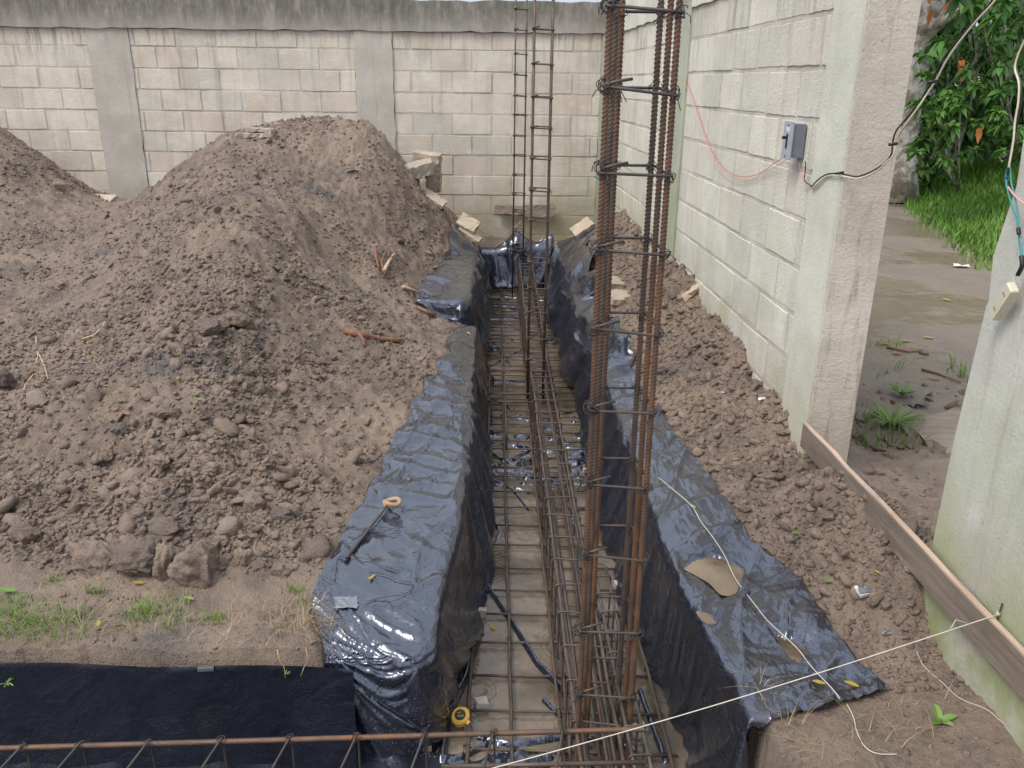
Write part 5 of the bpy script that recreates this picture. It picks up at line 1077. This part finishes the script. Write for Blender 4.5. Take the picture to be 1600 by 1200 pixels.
g = onG(1405, 640); plant('grass_clump', g+Vector((.1, .2, 0)), 40, .13, .004, M_grass2, 'smaller grass clump just behind the bright broad-bladed one', .9, 6, .9)
n_ = 2600; x = rng.uniform(1.55, 2.9, n_); y = rng.uniform(3.6, 5.3, n_); k = (sstep(fbm(x*2.4, y*2.4, 3, 81), -.05, .3) > rng.random(n_)) & (x < 2.75-.3*(y-4)*0); x, y = x[k], y[k]
blades('grass', x, y, hs(x, y), .09, M_grass2, 'low grass and weeds growing just outside the gate opening', .9, .004)

# ------------------------------------------------------------------ switch box and cables on the right wall
def onW(px, py, off=0.):             # pixel onto the right wall's face, moved out by off
    r = ray(px, py); k = r.x/r.y; D = (.98+.044*8.8-off)/(k+.044); return P(px, py, D)
bx = onW(1241, 262, .0); D1 = onW(1262, 225, .0).y; p = onW(1252, 225, .0); e2v, n2v = Vector(e2), Vector(n2); Z3 = Vector((0, 0, 1))
top = onW(1258, 193, .03).z; bot = onW(1258, 252, .03).z; cD = p.y; half = .052; base = Vector(rw(cD))
t = thing('switch_box', tuple(base+Z3*(top+bot)/2), 'small grey electrical switch box mounted on the right block wall', 'switch box'); Mw = Matrix((e2v, n2v, Z3)).transposed()
hz = (top-bot)/2; cz = (top+bot)/2
mb = MB(); mb.box(base+n2v*.03+Z3*cz, (half*.86, .026, hz*.93), Mw); mb.build('box_body', M_grey_d, t)
mb = MB(); mb.box(base+n2v*.060+Z3*cz, (half, .003, hz*1.06), Mw); cv = mb.build('cover', M_grey_pl, t)
mb = MB(); mb.box(base+n2v*.0645+Z3*(cz-.003), (.007, .0015, hz*.40), Mw); mb.build('switch_slot', M_blk, cv)
mb = MB(); mb.box(base+n2v*.074+Z3*(cz+hz*.16), (.006, .010, .006), Mw); mb.build('lever', M_blk, cv)
mb = MB(); mb.box(base+n2v*.0636+Z3*(cz+hz*.62), (.02, .0008, hz*.13), Mw); mb.build('sticker', M_paper, cv)
for q in (-.92, .9): mb = MB(); mb.tube([base+n2v*.062+Z3*(cz+hz*q*.95), base+n2v*.0655+Z3*(cz+hz*q*.95)], .004, 8); mb.build('screw', M_steel, cv)
def smooth(Q, k=6):
    out = []
    for i in range(len(Q)-1):
        a, b, c_, d = Q[max(i-1, 0)], Q[i], Q[i+1], Q[min(i+2, len(Q)-1)]
        for u in np.linspace(0, 1, k, endpoint=False): out.append(.5*((2*b)+(c_-a)*u+(2*a-5*b+4*c_-d)*u*u+(3*b-a-3*c_+d)*u**3))
    return out+[Q[-1]]
def cable(Q, r_, mat, name, label, group=None, parent=None):
    mb = MB(); mb.tube(smooth([Vector(q) for q in Q]), r_, 7); o = mb.build(name, mat, parent, smooth=True)
    return o if parent else setp(o, label, 'wire', group)
ct = thing('wire_pair', tuple(onW(1140, 275, .01)), 'pair of thin faded red wires sagging on the block wall into the switch box', 'wire')
cable([onW(x, y, o_) for x, y, o_ in ((1240,238,.05),(1225,246,.03),(1208,256,.02),(1196,266,.015),(1178,274,.012),(1160,276,.012),(1140,270,.01),(1125,255,.01),(1108,225,.01),(1094,185,.012),(1084,155,.012),(1073,126,.008))], .0016, M_red, 'wire', '', parent=ct)
cable([onW(x, y, o_) for x, y, o_ in ((1240,240,.045),(1222,254,.03),(1205,264,.02),(1192,270,.02),(1176,280,.012),(1155,284,.012),(1136,276,.012),(1122,262,.01),(1106,228,.012),(1092,188,.012),(1079,150,.012),(1072,134,.008))], .0016, M_pink, 'wire', '', parent=ct)
feed = thing('cable', tuple(onW(1268, 290, .02)), 'black and cream cable looping from the switch box over the pillar and upward', 'wire')
cable([onW(1249, 256, .04), onW(1251, 268, .03), onW(1256, 283, .02), onW(1266, 291, .02)], .0022, M_pink, 'wire', '', parent=feed)
cable([onW(1259, 252, .03), onW(1258, 270, .02), onW(1257, 282, .02), onW(1267, 290, .02)], .0022, M_blk, 'wire', '', parent=feed)
pl = [(1268,292,3.42),(1276,283,3.36),(1290,273,3.30),(1305,271,3.22),(1322,273,3.14),(1338,276,3.05),(1355,271,3.0),(1372,262,2.95),(1385,252,2.92),(1393,240,2.9),(1395,222,2.9),(1400,205,2.88),(1412,190,2.85),(1430,168,2.82),(1447,142,2.8),(1457,125,2.78),(1475,90,2.74),(1500,58,2.7),(1525,30,2.66),(1548,4,2.62),(1562,-20,2.6)]
cable([P(a, b, D) for a, b, D in pl], .0028, M_blk, 'wire', '', parent=feed)
cable([P(a+(4 if i > 8 else 0)+2*math.sin(i*1.3), b+3-(2 if i > 14 else 0), D-.012) for i, (a, b, D) in enumerate(pl)], .0030, M_cream, 'wire', '', parent=feed)
for (a, b, D) in ((1312, 273, 3.17), (1456, 131, 2.77), (1395, 228, 2.88)): mb = MB(); c_ = P(a, b, D-.01); mb.tube([c_-Vector((.014, 0, -.004)), c_+Vector((.014, 0, .008))], .0052, 8); mb.build('black_tape', M_blk, feed, smooth=True)
# ivory outlet hanging at the near pillar
def pB(px, py, off=0.): r = ray(px, py); D = (XB-off)/(r.x/r.y); return P(px, py, D)
ot = thing('outlet', tuple(pB(1568, 472, .03)), 'ivory plastic outlet block dangling from taped wires against the near pillar', 'outlet')
a, b = pB(1583, 449, .035), pB(1554, 493, .03); d = (b-a).normalized(); s_ = d.cross(Vector((-1, 0, 0))).normalized(); nn = s_.cross(d)
Mo = Matrix((s_, d, nn)).transposed(); mb = MB(); L = (b-a).length
V = []
for (x_, y_) in ((-1, -1), (-.86, -1.06), (.86, -1.06), (1, -1), (1, 1), (.86, 1.05), (-.86, 1.05), (-1, 1)):
    for z_, q in ((-1, .94), (-.7, 1), (.7, 1), (1, .94)): V.append(tuple((a+b)/2+Mo @ Vector((x_*.017*q, y_*L*.5*q, z_*.011))))
Fa = [(4*i+k, 4*((i+1) % 8)+k, 4*((i+1) % 8)+k+1, 4*i+k+1) for i in range(8) for k in range(3)]+[tuple(4*i for i in range(8)), tuple(4*i+3 for i in range(7, -1, -1))]
mb.add(V, Fa); body = mb.build('outlet_body', M_white, ot)
for k in (-.5, .5): mb = MB(); c_ = (a+b)/2+Mo @ Vector((0, k*L*.5, .0113)); mb.box(c_+s_*.004, (.001, .004, .0003), Mo); mb.box(c_-s_*.004, (.001, .004, .0003), Mo); mb.build('socket', M_blk, body)
cable([pB(1581, 448, .03), pB(1586, 432, .03), pB(1592, 420, .03)], .0022, M_paper, 'wire', '', parent=ot)
mb = MB(); mb.tube(smooth([pB(1590, 430, .03), pB(1597, 415, .03), pB(1596, 400, .03)]), .0055, 8); mb.build('black_tape', M_blk, ot, smooth=True)
mb = MB(); mb.tube(smooth([pB(1592, 366, .03), pB(1591, 356, .03)]), .005, 8); mb.build('black_tape', M_blk, ot, smooth=True)
for Q, m_ in (([(1596,402),(1593,380),(1591,360),(1588,342),(1580,318),(1573,290),(1572,270),(1577,256)], M_teal), ([(1598,402),(1594,378),(1592,358),(1590,335),(1586,310),(1580,285),(1579,268),(1577,256)], M_teal), ([(1572,280),(1576,262),(1578,252)], M_blue)):
    cable([pB(x_, y_, .025) for x_, y_ in Q], .0022, m_, 'wire', '', parent=ot)
cable([pB(1575, 292, .03), pB(1585, 305, .03), pB(1600, 318, .03), pB(1625, 330, .03)], .0022, M_pink, 'wire', '', parent=ot)
riser = thing('cable', tuple(pB(1575, 230, .04)), 'black and cream cable hanging down the near pillar edge', 'wire')
cable([pB(x_, y_, .03) for x_, y_ in ((1574,272),(1577,245),(1583,220),(1590,190),(1595,160),(1595,130),(1589,108),(1592,85),(1603,60),(1615,30))], .0026, M_blk, 'wire', '', parent=riser)
cable([pB(x_, y_, .036) for x_, y_ in ((1576,262),(1581,235),(1584,215),(1586,190),(1591,160),(1592,130),(1586,108),(1590,88),(1600,65),(1613,35))], .0026, M_cream, 'wire', '', parent=riser)
mb = MB(); c_ = pB(1570, 247, .03); mb.tube([c_-Vector((.008, 0, 0)), c_+Vector((.006, 0, .004))], .006, 8); mb.build('black_tape', M_blk, riser, smooth=True)

# ------------------------------------------------------------------ plants across the road
def leaf_cloud(mb_pts, n_, L, wd, mat, name, parent=None, label=None, cat=None, kind=None, droop=.6, tr_=(0, 1), group=None):
    """n_ folded leaves gathered in rosettes round the given centres"""
    cs = np.array(mb_pts); i = rng.integers(0, len(cs), n_); c = cs[i]; az = rng.random(n_)*6.283; el = rng.normal(.15, .5, n_); l_ = L*(.6+.6*rng.random(n_)); w_ = wd*(.7+.5*rng.random(n_))
    d = np.stack([np.cos(az)*np.cos(el), np.sin(az)*np.cos(el), np.sin(el)], 1); s_ = np.stack([-np.sin(az), np.cos(az), rng.normal(0, .5, n_)], 1); s_ /= np.linalg.norm(s_, axis=1)[:, None]
    Vs = []; us = (0, .3, .65, 1.); ws = (.15, .8, 1., .05)
    for u, ww in zip(us, ws):
        p_ = c+d*(l_*u)[:, None]; p_[:, 2] -= droop*l_*u*u
        for q in (-1, 0, 1): V_ = p_+s_*(w_*ww*q)[:, None]; V_[:, 2] += abs(q)*w_*ww*.3; Vs.append(V_)
    V = np.stack(Vs, 1); f0 = np.array([[3*a_+b_, 3*a_+b_+1, 3*a_+b_+4, 3*a_+b_+3] for a_ in range(3) for b_ in range(2)]); Fa = (f0[None]+(np.arange(n_)*12)[:, None, None]).reshape(-1, 4)
    o = npmesh(name, V.reshape(-1, 3), Fa, mat, np.repeat(rng.random(n_)*(tr_[1]-tr_[0])+tr_[0], 12), smooth=False)
    if parent: adopt(o, parent)
    else: setp(o, label, cat, group, kind)
    return o
# grass bank
n_ = 60000; y = rng.uniform(7.6, 17, n_); x = 4.8+(y-8.6)*.26+rng.uniform(-.35, 6.5, n_)+.25*fbm(y*2, y*0, 2, 91); k = rng.random(n_) < sstep(x-(4.8+(y-8.6)*.26), -.35, .25); x, y = x[k], y[k]
blades('grass', x, y, hs(x, y), .13, M_grass, 'thick green grass bank on the far side of the muddy road', .8, .008)
# tree with pale trunk
tb = P(1412, 296, 12.6); tr3 = thing('tree', (tb.x, tb.y, .1), 'pale-barked almond tree leaning beyond the gate pillar with a dark fork', 'tree')
axis = [(1402,312,12.6,.30),(1406,260,12.6,.22),(1414,200,12.55,.19),(1422,150,12.5,.18),(1430,100,12.45,.17),(1437,55,12.4,.18),(1450,20,12.4,.2),(1458,-60,12.4,.17)]
mb = MB(); Q = [P(a, b, D) for a, b, D, r_ in axis]; mb.tube(Q, .2, 14, rr=[a[3]+.02*math.sin(i*2.2) for i, a in enumerate(axis)]); mb.build('trunk', M_bark, tr3, smooth=True)
for Q, r0 in (([(1438,62,12.4),(1460,38,12.3),(1482,22,12.2),(1500,8,12.1),(1512,-20,12.0)], .13), ([(1434,60,12.4),(1448,42,12.2),(1475,30,12.),(1500,18,11.9)], .08)):
    mb = MB(); mb.tube([P(*q) for q in Q], r0, 10, rr=[r0*(1-.14*i) for i in range(len(Q))]); mb.build('limb', M_bark, tr3, smooth=True)
for Q, r0 in (([(1455,-30,12.4),(1420,-160,12.2),(1380,-260,12.)], .14), ([(1456,-40,12.4),(1500,-150,12.),(1580,-240,11.6)], .15)):
    mb = MB(); mb.tube([P(*q) for q in Q], r0, 10, rr=[r0*(1-.2*i) for i in range(len(Q))]); mb.build('limb', M_bark, tr3, smooth=True)
def rs_pts(n_, x0, x1, y0, y1, D0, D1, hole=None):
    o = []
    while len(o) < n_:
        a, b, D = rng.uniform(x0, x1), rng.uniform(y0, y1), rng.uniform(D0, D1)
        if hole is None or not hole(a, b): o.append(tuple(P(a, b, D)))
    return o
leaf_cloud(rs_pts(150, 1440, 1680, -330, 90, 10.0, 13.5, lambda a, b: vnoise(np.array([a*.02]), np.array([b*.02]), 3)[0] < .4)+rs_pts(120, 1250, 1500, -420, -60, 10.5, 14), 2600, .20, .045, M_leaf, 'crown', tr3)
leaf_cloud([tuple(P(a, b, D)) for a, b, D in ((1455, 15, 11.6), (1490, 0, 11.6), (1453, 5, 11.8), (1500, 95, 11), (1530, 200, 10.6), (1470, 185, 11), (1415, -5, 11.5))], 11, .16, .04, M_leaf_o, 'orange_leaves', tr3, droop=1.1)
# bush of broad leaves in front of the thicket
bs = thing('broadleaf_bush', tuple(P(1500, 260, 10.6)), 'broad-leaved bush with glossy rosettes and a few orange leaves above the grass', 'bush')
cs = [tuple(P(a, b, D)) for a, b, D in ((1500,165,10.0),(1465,175,10.1),(1448,185,10.2),(1440,160,10.3),(1530,190,10.1),(1490,195,9.9),(1560,175,10.2),(1480,140,10.5),(1520,235,10.4),(1545,150,10.4),(1455,120,10.8),(1575,130,10.5),(1510,110,10.6),(1590,200,10.3),(1475,225,10.4),(1430,230,10.6),(1440,265,10.7))]
leaf_cloud(cs+rs_pts(25, 1430, 1610, 90, 260, 10, 11), 900, .14, .032, M_leaf, 'foliage', bs, droop=.5, tr_=(.3, 1.))
mb = MB(); g0 = onG(1500, 300)
for c_ in cs[:4]: mb.tube([g0, g0*.5+Vector(c_)*.5+Vector((0, 0, -.1)), Vector(c_)], .012, 5)
mb.build('stems', M_bark, bs)
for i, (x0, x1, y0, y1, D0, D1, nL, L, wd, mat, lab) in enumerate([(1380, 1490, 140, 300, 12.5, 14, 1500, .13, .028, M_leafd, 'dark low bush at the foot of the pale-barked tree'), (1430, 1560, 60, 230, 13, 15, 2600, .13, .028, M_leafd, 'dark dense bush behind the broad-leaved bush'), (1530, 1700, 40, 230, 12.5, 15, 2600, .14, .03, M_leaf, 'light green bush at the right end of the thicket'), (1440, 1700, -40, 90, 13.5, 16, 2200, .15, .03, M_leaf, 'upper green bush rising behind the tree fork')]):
    c0 = P((x0+x1)/2, y1, (D0+D1)/2); b_ = thing('bush', (c0.x, c0.y, .6), lab, 'bush', 'bushes beyond the grass bank')
    leaf_cloud(rs_pts(int(nL/14), x0, x1, y0, y1, D0, D1), nL, L, wd, mat, 'foliage', b_, droop=.7)
    mb = MB(); r = random.Random(i)
    gc = P((x0+x1)/2, y1, (D0+D1)/2); gc.z = .3
    for q in range(9): a_ = P(r.uniform(x0, x1), y0, r.uniform(D0, D1)); g_ = gc+Vector((r.uniform(-.01, .01), 0, 0)); mb.tube([g_, (g_+a_)/2+Vector((r.uniform(-.2, .2), 0, 0)), a_], .018, 5)
    mb.build('stems', M_bark, b_)
# the wood behind reads as one mass
n_ = 1600; az = rng.uniform(.10, .75, n_); D = rng.uniform(16, 20, n_); c = np.stack([np.tan(az)*D, D, rng.uniform(.2, 7.5, n_)], 1)
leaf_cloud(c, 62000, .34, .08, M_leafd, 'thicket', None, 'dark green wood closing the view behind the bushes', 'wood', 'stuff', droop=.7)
n_ = 500; x = rng.uniform(-7, 1, n_)
fallen = None
